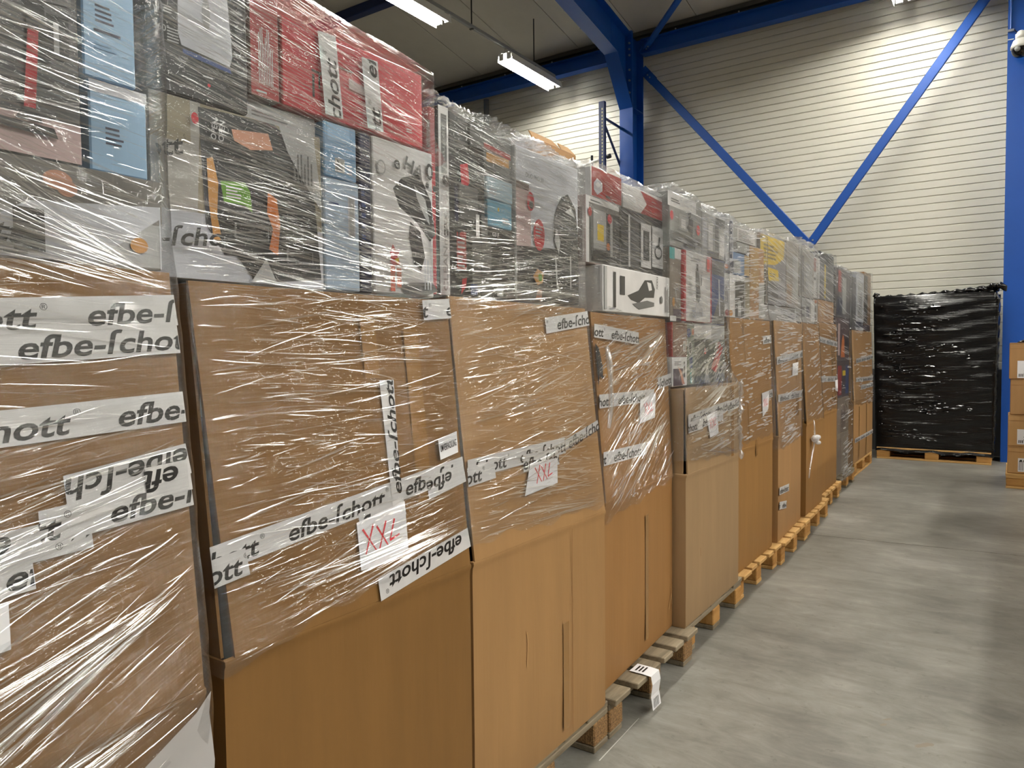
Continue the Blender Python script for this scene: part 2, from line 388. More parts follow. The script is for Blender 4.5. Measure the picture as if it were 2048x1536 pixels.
# portal frame column with haunch, and the rafter rising from it
CX = -4.93
def column(x, label, haunch, bolts):
    t = thing('steel_column', label, 'column', (x, 10.65, 0)); b = 0.11
    MB().box(-b, b, -0.2, -0.184, 0, 6.25).obj('front_flange', MT['blue'], t)
    MB().box(-b, b, 0.184, 0.2, 0, 6.25).obj('back_flange', MT['blue'], t)
    MB().box(-0.006, 0.006, -0.183, 0.183, 0, 6.25).obj('web', MT['blue'], t)
    if haunch:
        # sloping haunch: web plate and its inclined flange, down from the rafter to the column face
        m = MB(); m.prism([(-0.205, 5.13), (-0.205, 6.25), (-0.70, 6.30), (-0.70, 5.80)], 'x', -0.006, 0.006)
        m.obj('haunch_web', MT['blue'], t)
        m = MB(); m.add([(-b, -0.205, 5.10), (b, -0.205, 5.10), (b, -0.715, 5.775), (-b, -0.715, 5.775), (-b, -0.205, 5.124), (b, -0.205, 5.124), (b, -0.705, 5.80), (-b, -0.705, 5.80)],
                        [(0, 1, 2, 3), (4, 7, 6, 5), (0, 4, 5, 1), (1, 5, 6, 2), (2, 6, 7, 3), (3, 7, 4, 0)])
        m.obj('haunch_flange', MT['blue'], t)
        MB().box(-b, b, -0.183, 0.183, 5.10, 5.112).obj('stiffener', MT['blue'], t)
        MB().box(0.012, b, -0.225, -0.205, 5.13, 6.25).obj('end_plate', MT['blue'], t)
    for z in bolts:
        MB().tube([(0.075, -0.228, z), (0.075, -0.25, z)], 0.016, 6).obj('bolt', MT['bolt'], t)
    return t
column(CX, 'blue steel column with sloping haunch, left of the V brace', True, (5.2, 5.32, 5.5, 5.66, 5.88, 5.97, 6.06))
col2 = column(0.045, 'blue steel column at right carrying the dome camera', False, ())

t = thing('roof_rafter', 'blue steel roof rafter rising from the haunched column', 'rafter', (CX, 9.95, 5.80))
def sloped(mb, y0, y1, za, zb, x0, x1):
    f = lambda y: 0.17*(9.95-(9.95+y))
    mb.add([(x0, y0, f(y0)+za), (x1, y0, f(y0)+za), (x1, y1, f(y1)+za), (x0, y1, f(y1)+za), (x0, y0, f(y0)+zb), (x1, y0, f(y0)+zb), (x1, y1, f(y1)+zb), (x0, y1, f(y1)+zb)],
           [(0, 1, 2, 3), (4, 7, 6, 5), (0, 4, 5, 1), (1, 5, 6, 2), (2, 6, 7, 3), (3, 7, 4, 0)])
    return mb
sloped(MB(), -12, -0.01, -0.03, -0.014, -0.11, 0.11).obj('bottom_flange', MT['blue'], t)
sloped(MB(), -12, 0.46, 0.46, 0.476, -0.11, 0.11).obj('top_flange', MT['blue'], t)
sloped(MB(), -12, -0.01, -0.013, 0.459, -0.006, 0.006).obj('web', MT['blue'], t)
for yb in (-0.35, -0.7, -1.15):
    MB().tube([(-0.112, yb, 0.0-0.17*yb), (-0.14, yb, 0.0-0.17*yb)], 0.014, 6).obj('bolt', MT['bolt'], t)
t = thing('roof_strut', 'dark blue roof strut under the ceiling above the tall red box', 'strut', (-7.4, 8.35, 6.66))
MB().box(-2.4, 2.4, -0.075, 0.075, 0, 0.15).obj('tube', MT['darkblue'], t, bevel=0.012)
MB().box(2.4, 2.415, -0.1, 0.1, -0.03, 0.18).obj('end_plate', MT['darkblue'], t)

def brace(name, label, a, b, w, nrm, gl=0.22):
    a = Vector(a); b = Vector(b); d = (b-a); L = d.length; d.normalize(); nv = Vector(nrm); s = d.cross(nv).normalized()
    t = thing(name, label, 'brace', a)
    R = Matrix((d, nv, s)).transposed()
    vs = lambda x0, x1, y0, y1, z0, z1: MB().box(x0, x1, y0, y1, z0, z1, M=R.to_4x4())
    vs(0.05, L-0.05, -0.02, 0.02, -w/2, w/2).obj('flat_tube', MT['blue'], t, bevel=0.006)
    for (x0, x1) in ((-0.08, gl),):
        vs(x0, x1, 0.021, 0.031, -w*0.58, w*0.58).obj('gusset_plate', MT['blue'], t)
    for x in (0.09, 0.15, L-0.15, L-0.09):
        e = MB(); e.tube([R @ Vector((x, -0.02, 0)), R @ Vector((x, -0.035, 0))], 0.012, 6); e.obj('bolt', MT['bolt'], t)
brace('wall_brace', 'blue diagonal wall brace, left arm of the V', (-4.74, 10.72, 5.70), (-2.30, 10.72, 2.80), 0.115, (0, 1, 0))
brace('wall_brace', 'blue diagonal wall brace, right arm of the V', (-0.12, 10.68, 5.82), (-2.33, 10.68, 2.74), 0.115, (0, 1, 0))
brace('roof_brace', 'blue roof brace running up from the haunched column under the ceiling', (-4.75, 10.72, 6.03), (-3.2, 9.25, 6.38), 0.09, (0, 0, 1))

# pipes and rods on the back wall
t = thing('downpipe', 'pale grey downpipe on the ribbed wall behind the wrapped goods', 'pipe', (-7.90, 10.88, 0))
MB().tube([(0, 0, 0), (0, 0, 5.95)], 0.05, 10).obj('pipe', MT['grey'], t, smooth=True)
for z in (1.5, 4.2, 5.4): MB().box(-0.06, 0.06, 0.03, 0.09, z, z+0.03).obj('clamp', MT['grey'], t)

# pallet racking frame in front of the column
t = thing('rack_frame', 'dark blue perforated pallet rack upright beside the haunched column', 'rack', (-5.06, 9.88, 0))
def upright(y):
    m = MB(); zt = 5.08
    m.box(-0.045, 0.045, y-0.004, y, 0, zt); m.box(-0.045, -0.041, y, y+0.06, 0, zt); m.box(0.041, 0.045, y, y+0.06, 0, zt)
    return m.obj('upright', MT['darkblue'], t)
for y in (0, 0.96):
    u = upright(y)
    if y == 0:
        hm = MB().box(-0.009, 0.009, -0.0055, -0.0042, 0, 0.03).mesh('slot', plain('rack_slot', rgb(205, 205, 170), 0.6))
        for k in range(56): link('slot', hm, u, (0.012, 0, 2.2+k*0.05))
for (ya, za, yb, zb) in ((0.06, 4.86, 1.0, 4.86-0.02), (0.06, 4.80, 0.96, 3.95), (0.96, 3.9, 0.06, 3.3)):
    MB().tube([(0, ya, za), (0, yb, zb)], 0.02, 6).obj('diagonal', MT['darkblue'], t)
t = thing('display_rail', 'white tube rail with black end caps behind the rack upright', 'rail', (-5.4, 10.25, 0))
MB().tube([(-0.30, 0, 4.27), (0.24, 0, 4.36)], 0.022, 8).obj('rail', MT['whitep'], t, smooth=True)
MB().tube([(0.24, 0, 4.36), (0.30, 0, 4.37)], 0.036, 8).obj('end_cap', MT['black'], t, smooth=True)
MB().tube([(-0.02, 0, 0), (-0.02, 0, 4.42)], 0.02, 8).obj('post', MT['black'], t)
MB().tube([(-0.36, 0, 4.27), (-0.42, 0, 4.45)], 0.03, 8).obj('end_cap', MT['black'], t)
MB().tube([(-0.36, 0, 4.27), (-0.30, 0, 4.27)], 0.02, 8).obj('joint', MT['black'], t)

# ------------------------------------------------------------------ strip lights on trunking
def lamp_meshes():
    L = 1.45; d = {}
    prof = [(-.128, -.062), (-.118, .025), (-.06, .060), (-0.012, 0.045), (.012, 0.045), (.06, .060), (.118, .025), (.128, -.062)]
    o = [(x*1.03, z+0.004) for x, z in prof]
    m = MB(); m.prism(prof+o[::-1], 'y', 0, L); d['reflector'] = m.mesh('reflector', MT['white'])
    m = MB(); m.tube([(0, 0.03, 0), (0, L-0.03, 0)], 0.034, 10); d['tube'] = m.mesh('tube', MT['tube'], smooth=True)
    m = MB(); m.tube([(0, 0.03, 0), (0, L-0.03, 0)], 0.034, 10); d['tube2'] = m.mesh('tube', MT['tube2'], smooth=True)
    m = MB(); m.box(-0.03, 0.03, 0.02, L-0.02, 0.068, 0.107); d['housing'] = m.mesh('housing', MT['white'])
    m = MB(); m.box(-0.038, 0.038, -0.012, 0.012, -0.04, 0.05); d['lamp_holder'] = m.mesh('lamp_holder', MT['whitep'])
    return d
LM = lamp_meshes()
def lamp(x, y, label, group=None):
    t = thing('strip_light', label, 'lamp', (x, y, 5.712), 0, group)
    link('reflector', LM['reflector'], t); link('housing', LM['housing'], t)
    for s in (-0.068, 0.068):
        link('tube', LM['tube2' if x > 2 else 'tube'], t, (s, 0, 0.0))
        for yy in (0.014, 1.436): link('lamp_holder', LM['lamp_holder'], t, (s, yy, 0.0))
YS = [9.0, 6.15, 3.3, 0.45, -2.4]
NAMES = {(0, 0): 'lit strip light with white reflector hanging before the wall left of the column',
         (0, 1): 'lit strip light at top edge above the red boxes',
         (1, 0): 'lit strip light seen end on at top above the V brace'}
for r, x in enumerate((-6.19, -1.126, 4.0, 7.3)):  # last row is unseen, added to light the stack fronts
    for k, y in enumerate(YS[:3] if r == 0 else YS):
        lamp(x, y, NAMES.get((r, k), '%s strip light in the row %s, outside the picture' % (('first', 'second', 'third', 'fourth', 'fifth')[k],
             ('left of the column', 'above the wrapped stacks', 'right of the aisle', 'added far right to light the fronts')[r])), 'strip lights of the hall')
    t = thing('light_rail', ['grey suspended rail joining the strip lights left of the column', 'grey suspended rail of the strip lights over the stacks',
                             'grey suspended rail of the strip lights right of the aisle', 'grey suspended rail of the added strip lights far right of the aisle'][r], 'rail', (x, 0, 5.827), 0, 'light rails')
    MB().box(-0.025, 0.025, -3.0, 10.42, 0, 0.05).obj('rail', MT['grey'], t, bevel=0.006)
    for y in (9.8, 8.2, 5.3, 2.3):
        MB().tube([(0, y, 0.05), (0, y, roof_z(y)-5.827)], 0.009, 6).obj('hanger', MT['black'], t)
        MB().box(-0.03, 0.03, y-0.015, y+0.015, -0.012, 0.0).obj('clip', MT['black'], t)

# ------------------------------------------------------------------ dome camera and conduit on the right column
t = thing('dome_camera', 'white dome surveillance camera with dark dome on right blue column', 'camera', (0.062, 10.449, 4.80))
MB().box(-0.055, 0.055, -0.02, 0.0, 0.05, 0.19).obj('wall_plate', MT['whitep'], t, bevel=0.005)
m = MB(); m.tube([(0, -0.02, 0.14), (0, -0.10, 0.15), (0, -0.15, 0.12), (0, -0.16, 0.07)], [0.04, 0.045, 0.05, 0.055], 14); m.obj('arm', MT['whitep'], t, smooth=True)
m = MB(); m.tube([(0, -0.16, 0.075), (0, -0.16, 0.06), (0, -0.16, 0.0), (0, -0.16, -0.03)], [0.05, 0.075, 0.098, 0.10], 20); m.obj('shroud', MT['whitep'], t, smooth=True)
m = MB(); m.tube([(0, -0.16, -0.031), (0, -0.16, -0.06), (0, -0.16, -0.09), (0, -0.16, -0.115), (0, -0.16, -0.13), (0, -0.16, -0.136)], [0.092, 0.09, 0.08, 0.06, 0.035, 0.004], 20); d = m.obj('dome', MT['lens'], t, smooth=True)
m = MB(); m.tube([(-0.03, -0.235, -0.055), (-0.035, -0.262, -0.06)], [0.03, 0.026], 12); m.obj('lens', MT['grey'], d, smooth=True)
t = thing('cable_conduit', 'thin blue cable conduit with clip running up the right column edge', 'conduit', (-0.035, 10.43, 5.06))
MB().tube([(0, 0, 0), (0, 0, 1.05)], 0.012, 8).obj('tube', MT['blue'], t)
MB().box(-0.03, 0.03, -0.012, 0.012, -0.03, -0.005).obj('clip', MT['bolt'], t)
MB().tube([(0, 0, -0.005), (0.035, -0.005, -0.02), (0.06, 0.0, -0.06)], 0.006, 6).obj('cable', MT['black'], t)
MB().tube([(-0.03, 0, -0.12), (0.03, 0, -0.122)], 0.006, 6).obj('cable', MT['whitep'], t)

# ================================================================== the stacks: frames and profiles
# local axes of a stack: x along the row (away from the camera), y into the stack, z up; front face on y = 0
STK = {1: (-1.05, -.15, 0), 2: (-1.11, .742, 0), 3: (-1.112, 1.45, 0), 4: (-1.160, 2.272, -.052), 5: (-1.138, 2.992, -.009), 6: (-1.185, 3.845, 0),
       7: (-1.175, 4.66, -.047), 8: (-1.20, 5.535, -.02), 9: (-1.27, 6.37, -.02), 10: (-1.30, 7.31, 0), 11: (-1.335, 8.335, 0)}
LEN = {1: .817, 2: .695, 3: .73, 4: .715, 5: .765, 6: .72, 7: .76, 8: .62, 9: .77, 10: .71, 11: 1.27}
DEP = {k: 1.14 for k in STK}; DEP[11] = 0.78; DEP[4] = 1.05
TOPC = {1: 1.475, 2: 1.475, 3: 1.49, 4: 1.485, 5: 1.187, 6: 1.525, 7: 1.535, 8: 1.55, 9: 1.58, 11: 1.56}
LEAN = {1: (.06, .06), 2: (.085, .06), 3: (.07, .068), 4: (.05, .03), 5: (0, 0), 6: (.05, .02), 7: (.03, .0), 8: (.04, .04), 9: (.03, .01), 10: (.02, .02), 11: (.03, .02)}
PROD = {1: (.09, .09), 2: (.105, .08), 3: (.095, .09), 4: (.085, .045), 5: (.07, .05), 6: (.09, .045), 7: (.10, .02), 8: (.07, .06), 9: (.07, .03), 10: (.03, .03), 11: (.05, .03)}
CR = .812
def rot_of(k): return math.atan2(1, STK[k][2])
def mat_of(k): return Matrix.Translation((STK[k][0], STK[k][1], 0)) @ Matrix.Rotation(rot_of(k), 4, 'Z')
def yfront(k, u, v):
    t = min(max((v-CR)/(TOPC.get(k, 1.5)-CR), 0), 1); a, b = LEAN[k]
    return (a+(b-a)*min(max(u/LEN[k], 0), 1))*t
def prod_frame(k):
    a, b = PROD[k]; ang = math.atan2(b-a, LEN[k])
    return mat_of(k) @ Matrix.Translation((0, a, 0)) @ Matrix.Rotation(ang, 4, 'Z')
def place(o, M): o.matrix_world = M; return o

# ------------------------------------------------------------------ pallets
_PM = {}
def pm(key, fn):
    if key not in _PM: _PM[key] = fn()
    return _PM[key]
def bx(name, dx, dy, dz, mat, bev=0.003):
    return pm((name, dx, dy, dz, mat), lambda: MB().box(0, dx, 0, dy, 0, dz).mesh(name, MT[mat], bevel=bev))
def pallet(label, x, y, rotz, style, long_side=False, nb=5, over=0.0, group='wooden pallets under the wrapped stacks'):
    """euro pallet; local x along the seen side; 0.8 m side seen unless long_side"""
    t = thing('pallet', label, 'pallet', (x, y, 0), rotz, group)
    wm, bm_ = {'pine': ('pine', 'pineblock'), 'old': ('oldwood', 'chip'), 'mid': ('oldwood', 'pineblock')}[style]
    A, B = (1.2, .8) if long_side else (.8, 1.2)
    jit = lambda s: random.uniform(-s, s)
    # nine blocks
    xs = [0, A/2-.0725, A-.145] if long_side else [0, A/2-.05, A-.1]
    ys = [0, B/2-.05, B-.1] if long_side else [0, B/2-.0725, B-.145]
    dx, dy = (.145, .1) if long_side else (.1, .145)
    for i in xs:
        for j in ys:
            link('block', bx('block', dx, dy, .078, bm_, .005), t, (i+jit(.003), j+jit(.003), .0222))
    # three bottom runners, along the 1.2 m direction
    for i in range(3):
        if long_side: link('runner', bx('runner', 1.2, .1, .022, wm), t, (0, ys[i], 0))
        else: link('runner', bx('runner', .1, 1.2, .022, wm), t, (xs[i], 0, 0))
    # three stringer boards across the blocks, along the 0.8 m direction
    for i in range(3):
        if long_side: link('stringer', bx('stringer', .145, .8, .022, wm), t, (xs[i], 0, .1004))
        else: link('stringer', bx('stringer', .8, .145, .022, wm), t, (0, ys[i], .1004))
    # deck boards, along the 1.2 m direction
    W_ = .8; wd = [.145, .1, .145, .1, .145] if nb == 5 else [.12, .09, .09, .09, .09, .12]
    gap = (W_-sum(wd))/(nb-1); p = 0
    for i in range(nb):
        if long_side: link('deck_board', bx('deck_board', 1.2, wd[i], .022, wm), t, (jit(.004), p, .1226))
        else: link('deck_board', bx('deck_board', wd[i], 1.2+over, .022, wm), t, (p, -over+jit(.006), .1226))
        p += wd[i]+gap
    return t
PAL = [  # label, near front corner x y, skew, style, boards, overhang
    ('pale pine pallet under the wrapped stack nearest the camera', -1.06, -.21, 0, 'pine', 5, 0),
    ('grey pallet under the second stack from the camera', -1.115, .60, 0, 'old', 5, 0),
    ('grey weathered pallet with pressed wood blocks under the third stack', -1.125, 1.425, 0, 'old', 5, .0),
    ('grey weathered pallet with a paper label hanging off its deck boards', -1.125, 2.236, 0, 'old', 6, .03),
    ('greyish brown pallet with pale blocks under the stack with the tool boxes', -1.157, 3.06, -.005, 'mid', 5, 0),
    ('new pine pallet under the stack with the saw blade box', -1.176, 3.838+.03, -.006, 'pine', 5, .025),
    ('new pine pallet under the stack with the yellow printed box', -1.160, 4.69, -.02, 'pine', 5, .02),
    ('pine pallet under the stack with the knotted film rope', -1.186, 5.54, -.02, 'pine', 5, .015),
    ('pine pallet under the carton before the fully wrapped stack', -1.262, 6.44, -.015, 'pine', 5, .02),
    ('pine pallet under the stack wrapped in film down to the wood', -1.295, 7.36, 0, 'mid', 5, .0)]
for (lb, x, y, s, st, nb, ov) in PAL:
    pallet(lb, x, y, math.atan2(1, s), st, False, nb, ov)
pallet('long side pine pallet under the farthest carton of the row', -1.335, 8.40, PI/2, 'pine', True)

# paper label hanging off the fourth pallet
t = thing('pallet_label', 'folded white paper label with barcode hanging off the grey weathered pallet', 'label', (-1.084, 2.47, .146))
m = MB(); w = .075
pts = [(-.075, .004), (-.02, .0035), (.012, .001), (.018, -.03), (.012, -.075), (.02, -.125)]
for i in range(len(pts)-1):
    (a, za), (b, zb) = pts[i], pts[i+1]
    m.add([(a, 0, za), (a, w, za), (b, w, zb), (b, 0, zb)], [(0, 1, 2, 3)])
m.obj('sheet', MT['paper'], t)
m = MB()
for k in range(9): m.add([(.0205, .012+k*.0055, -.118), (.0205, .012+k*.0055+random.choice((.0015, .003)), -.118), (.0172, .012+k*.0055+.002, -.085), (.0172, .012+k*.0055, -.085)], [(0, 1, 2, 3)])
for k in range(3): m.add([(-.06+k*.014, .015, .0052), (-.06+k*.014, .06, .0052), (-.053+k*.014, .06, .0052), (-.053+k*.014, .015, .0052)], [(0, 1, 2, 3)])
m.obj('barcode', MT['ink'], t)

# ------------------------------------------------------------------ cartons
def panel_grid(c00, c10, c01, c11, n, nx=14, nz=10, th=.006, bulge=.0, amp=.002, seed=0):
    """a slightly buckled board between four corners, thickness th behind the face normal n"""
    c00, c10, c01, c11, n = map(Vector, (c00, c10, c01, c11, n)); m = MB(); vs = []; r = random.Random(seed)
    ph = [r.uniform(0, 6) for _ in range(4)]
    for side in (0, 1):
        for j in range(nz+1):
            for i in range(nx+1):
                a, b = i/nx, j/nz
                p = c00*(1-a)*(1-b)+c10*a*(1-b)+c01*(1-a)*b+c11*a*b
                o = bulge*math.sin(PI*a)*math.sin(PI*b)+amp*(math.sin(5*a+ph[0]+2*b)+math.sin(7*b+ph[1]-3*a))*min(1, 8*a, 8*(1-a))
                p = p+n*(o-side*th); vs.append(p)
    W_ = nx+1; H_ = (nx+1)*(nz+1); fs = []
    for j in range(nz):
        for i in range(nx):
            q = j*W_+i; fs.append((q, q+1, q+1+W_, q+W_)); fs.append((H_+q, H_+q+W_, H_+q+1+W_, H_+q+1))
    for i in range(nx):
        fs.append((i, H_+i, H_+i+1, i+1)); q = nz*W_+i; fs.append((q, q+1, H_+q+1, H_+q))
    for j in range(nz):
        q = j*W_; fs.append((q, q+W_, H_+q+W_, H_+q)); q = j*W_+nx; fs.append((q, H_+q, H_+q+W_, q+W_))
    m.add(vs, fs); return m

def carton(k, label, tone, gap=.004, folds=(), smoothness=.0015):
    L, D, zt = LEN[k], DEP[k], TOPC[k]; zb = .146; B = BOARD[tone]
    t = thing('shipping_carton', label, 'carton', (0, 0, 0), 0, 'tall kraft cartons of the row')
    place(t, mat_of(k) @ Matrix.Translation((0, 0, zb)))
    zc = CR-zb; zt -= zb; a, b = LEAN[k]
    # lower half: open tray with four board walls and a rolled fold line at the top
    m = MB(); nx = 16
    rings = []
    for (z, o) in ((0, -.004), (.012, 0), (.2, .001), (.45, .001), (zc-.03, 0), (zc-.012, .0015), (zc-.004, .005), (zc+.003, .004), (zc+.006, -.002)):
        ring = []
        for i in range(nx+1): ring.append((L*i/nx, -o-(.004*math.sin(PI*i/nx)*math.sin(PI*min(1, z/zc)) if smoothness else 0), z))
        for i in range(1, 7): ring.append((L+o, D*i/6, z))
        for i in range(1, 7): ring.append((L-L*i/6, D+o, z))
        for i in range(1, 6): ring.append((-o, D-D*i/6, z))
        rings.append(ring)
    n = len(rings[0]); vs = [p for r in rings for p in r]; fs = []
    for j in range(len(rings)-1):
        for i in range(n): fs.append((j*n+i, j*n+(i+1) % n, (j+1)*n+(i+1) % n, (j+1)*n+i))
    fs.append(tuple(range(n-1, -1, -1)))
    m.add(vs, fs); o = m.obj('tray', B, t, smooth=True)
    try:
        o.data.set_sharp_from_angle(angle=math.radians(40))
    except Exception: pass
    g = gap
    # upper half: four boards folded up from the fold line, leaning in
    panel_grid((g, -.004, zc+.004), (L-.003, -.004, zc+.004), (g*.3, a, zt), (L-.004, b, zt), (0, -1, 0), th=.006, bulge=.004, amp=smoothness, seed=k).obj('front_flap', B, t, smooth=False)
    panel_grid((.004, D-.02, zc+.004), (.004, .014, zc+.004), (.008, D-.05, zt-.004), (.008, a+.012, zt-.004), (-1, 0, 0), th=.006, amp=smoothness, seed=k+20).obj('side_flap', B, t)
    panel_grid((L-.004, .014, zc+.004), (L-.004, D-.02, zc+.004), (L-.008, b+.012, zt-.004), (L-.008, D-.05, zt-.004), (1, 0, 0), th=.006, amp=smoothness, seed=k+40).obj('side_flap', B, t)
    panel_grid((L-.01, D-.004, zc+.004), (.01, D-.004, zc+.004), (L-.02, D-.04, zt-.004), (.02, D-.04, zt-.004), (0, 1, 0), th=.006, seed=k+60).obj('rear_flap', B, t)
    MB().box(.016, L-.016, max(a, b)+.012, D-.06, zt-.016, zt-.006).obj('top_board', B, t)
    for (u, w_, z0, z1) in folds:                      # brown packing tape and pressed fold lines
        y0, y1 = yfront(k, u, z0)-.007, yfront(k, u, z1)-.007
        m = MB(); m.add([(u, y0, z0-zb), (u+w_, y0, z0-zb), (u+w_, y1, z1-zb), (u, y1, z1-zb)], [(0, 1, 2, 3)])
        m.obj('brown_tape', MT['tapeclear'], t)
    return t

CART = {}
for k, (lb, tone, gap, folds) in {
    1: ('large brown carton crossed by many white tapes, nearest the camera', 'brown', .004, ()),
    2: ('large brown carton with a white address sheet and upright printed tape', 'brown', .02, ((.39, .045, 1.29, 1.43), (.52, .05, 1.0, 1.4))),
    3: ('large tan carton with printed tape twisted towards its far edge', 'tan', .006, ((.44, .035, .19, .52),)),
    4: ('tan carton with a torn upper edge and three short printed tapes', 'warm', .004, ((.38, .03, .2, .7),)),
    5: ('short greyish carton with a broad tape band and a tool box layer above', 'grey', .014, ((.62, .04, .82, 1.17),)),
    6: ('brown carton under the saw blade box, with a white slip at its far edge', 'ochre', .004, ((.22, .02, .85, 1.5), (.35, .03, .75, .84))),
    7: ('brown carton with two torn printed tapes low on its front', 'tan', .004, ((.55, .1, .9, 1.3),)),
    8: ('narrow ochre carton tied with a knotted film rope', 'ochre', .004, ()),
    9: ('ochre carton with two printed tape bands and grey boxes on top', 'ochre', .004, ((.5, .2, .9, 1.5),)),
    11: ('wide brown carton at the far end with four printed tape bands', 'tan', .004, ((.30, .03, .16, .74), (.78, .03, .16, .74)))}.items():
    CART[k] = carton(k, lb, tone, gap, folds)

# crease marks, scuffs: thin pressed lines on single cartons
def mark(k, name, pts, wd, mat, y=-.0075):
    m = MB(); t = CART[k]
    for (a, b) in zip(pts[:-1], pts[1:]):
        a = Vector(a); b = Vector(b); d = (b-a).normalized(); nrm = Vector((-d.y, d.x))*wd/2
        q = [a+nrm, b+nrm, b-nrm, a-nrm]
        m.add([(p.x, yfront(k, p.x, p.y)+y, p.y-.146) for p in q], [(0, 1, 2, 3)])
    return m.obj(name, mat, t)
FOLD = plain('pressed_fold', rgb(140, 98, 54), 0.7)
mark(3, 'fold_line', [(.50, .16), (.50, .80)], .0022, FOLD, -.0058)
mark(3, 'scuff', [(.24, .46), (.245, .53), (.24, .56)], .004, BOARD['light'], -.0062)
mark(4, 'tear', [(.70, .25), (.69, .30), (.66, .24)], .006, BOARD['light'], -.0052)
m = MB(); hp = [(.004, 1.375), (.03, 1.36), (.05, 1.30), (.065, 1.265), (.045, 1.25), (.02, 1.262), (.006, 1.22)]
m.add([(u, yfront(4, u, v)-.0085, v-.146) for u, v in hp], [tuple(range(len(hp)))]); m.obj('torn_hole_shade', MT['black'], CART[4])  # flat black sheet, paints the shade inside the torn opening
m = MB(); hp = [(.05, 1.30), (.085, 1.272), (.075, 1.25), (.045, 1.262)]
m.add([(u, yfront(4, u, v)-.010-.3*max(0, u-.05), v-.146) for u, v in hp], [tuple(range(len(hp)))]); m.obj('torn_flap', BOARD['ochre'], CART[4])
mark(5, 'scuff', [(.18, .42), (.175, .46)], .004, FOLD, -.0052)

# ------------------------------------------------------------------ printed packing tape on the cartons
WORD = 'efbe-\u017fchott'
WL = .262                                             # length of the printed word on the tape
def tape(k, u0, v0, u1, v1, start=None, flip=False, wd=.048, layer=0, clear=False, text=WORD, parent=None, yoff=None, w0=None, hscale=1.0):
    par = CART[k]; zoff = .146; uoff = 0.0
    if parent is not None: par, uoff, zoff = parent
    d = Vector((u1-u0, v1-v0)); L = d.length; d.normalize(); nv = Vector((-d.y, d.x))
    if parent is None: Y = lambda u, v: yfront(k, u, v)-.0098-.0007*layer
    else: Y = lambda u, v: yoff-.0006*layer
    def P(s, t_, e=0):
        p = Vector((u0, v0))+d*s+nv*t_; return (p.x-uoff, Y(p.x, p.y)-e, p.y-zoff)
    m = MB(); n = 12
    for i in range(n):
        a, b = L*i/n, L*(i+1)/n
        wa = wb_ = wd/2
        if w0: wa = (w0+(wd-w0)*i/n)/2; wb_ = (w0+(wd-w0)*(i+1)/n)/2
        ja = .004 if i == 0 else 0
        m.add([P(a, -wa), P(b, -wb_), P(b+(ja if i == n-1 else 0), wb_), P(a+ja, wa)], [(0, 1, 2, 3)])
    o = None
    if not clear: o = m.obj('printed_tape', MT['tape'], par)
    # lettering: the word repeated along the tape, cut at the tape's ends
    bm = bmesh.new(); v, fs = text_mesh(text, .020, .25)
    sc = WL/v[:, 0].max(); sy = min(.036*hscale/v[:, 1].max(), sc*1.6)
    if w0: sy *= .8
    if start is None: start = .03
    st = start
    while st > 0.0: st -= WL+.065
    reg, rfs = text_mesh('\u00ae', 0, 0)
    while st < L:
        for (vv, ff, ox, oy, s1, s2) in ((v, fs, st, -.019, sc, sy), (reg, rfs, st+WL+.004, .006, .010/reg[:, 0].max(), .010/reg[:, 1].max())):
            base = []
            for p in vv:
                s, t_ = ox+p[0]*s1, oy+p[1]*s2
                if flip: s, t_ = L-s, -t_
                base.append(bm.verts.new((s, t_, 0)))
            for f in ff:
                try: bm.faces.new([base[i] for i in f])
                except ValueError: pass
        st += WL+.065
    for (co, no) in (((0.001, 0, 0), (-1, 0, 0)), ((L-.001, 0, 0), (1, 0, 0))):
        bmesh.ops.bisect_plane(bm, geom=bm.verts[:]+bm.edges[:]+bm.faces[:], plane_co=co, plane_no=no, clear_outer=True)
    bm.verts.index_update()
    vs = [P(q.co.x, q.co.y, .0005) for q in bm.verts]; ff = [tuple(x.index for x in f.verts) for f in bm.faces]; bm.free()
    if ff:
        me = bpy.data.meshes.new('lettering'); me.from_pydata(vs, [], ff); me.materials.append(MT['ink'])
        if o is not None: l = link('lettering', me, o)
        else: l = link('printed_tape', me, par); l['label'] = 'clear tape printed with black letters'
    return o
# nearest stack
tape(1, .30, 1.236, .815, 1.262, start=.71-.30)
tape(1, .28, 1.338, .814, 1.371, start=.585-.28)
tape(1, .26, 1.372, .813, 1.415, start=.678-.26, layer=1)
tape(1, .628, 1.154, .815, 1.180, start=.0, flip=True)
tape(1, .25, 1.078, .66, 1.098, start=.1, flip=True, layer=1)
tape(1, .592, 1.112, .815, 1.130, start=.095, layer=2)
tape(1, .25, 1.044, .583, 1.060, start=.30, layer=3)
tape(1, .74, 1.15, .815, 1.155, start=.02, flip=True, layer=3)
# second stack
tape(2, -.012, .990, .692, 1.062, start=.165)
tape(2, .369, .839, .690, .885, start=.03, flip=True)
tape(2, .445, .912, .449, 1.285, start=.12, layer=2, w0=.022, wd=.044)
tape(2, .589, 1.447, .690, 1.456, start=.085)
tape(2, -.012, .968, .06, .975, start=-.2, layer=1)
tape(2, .33, .985, .47, 1.006, start=-.02, layer=1)
tape(2, .55, 1.025, .692, 1.047, start=.05, flip=True, layer=1)
# third
tape(3, .004, 1.049, .497, 1.058, start=.24)
tape(3, .497, 1.058, .726, 1.103, start=.02, wd=.03)
tape(3, .255, 1.033, .452, 1.029, start=.0, layer=1)
tape(3, .0, 1.03, .12, 1.036, start=-.2, layer=1)
tape(3, .446, 1.425, .726, 1.458, start=.07)
# fourth
tape(4, .0, 1.420, .393, 1.397, start=.14)
tape(4, .0, 1.172, .524, 1.168, start=.16)
tape(4, .0, .971, .404, .963, start=.09)
tape(4, .571, 1.212, .731, 1.228, start=-.1)
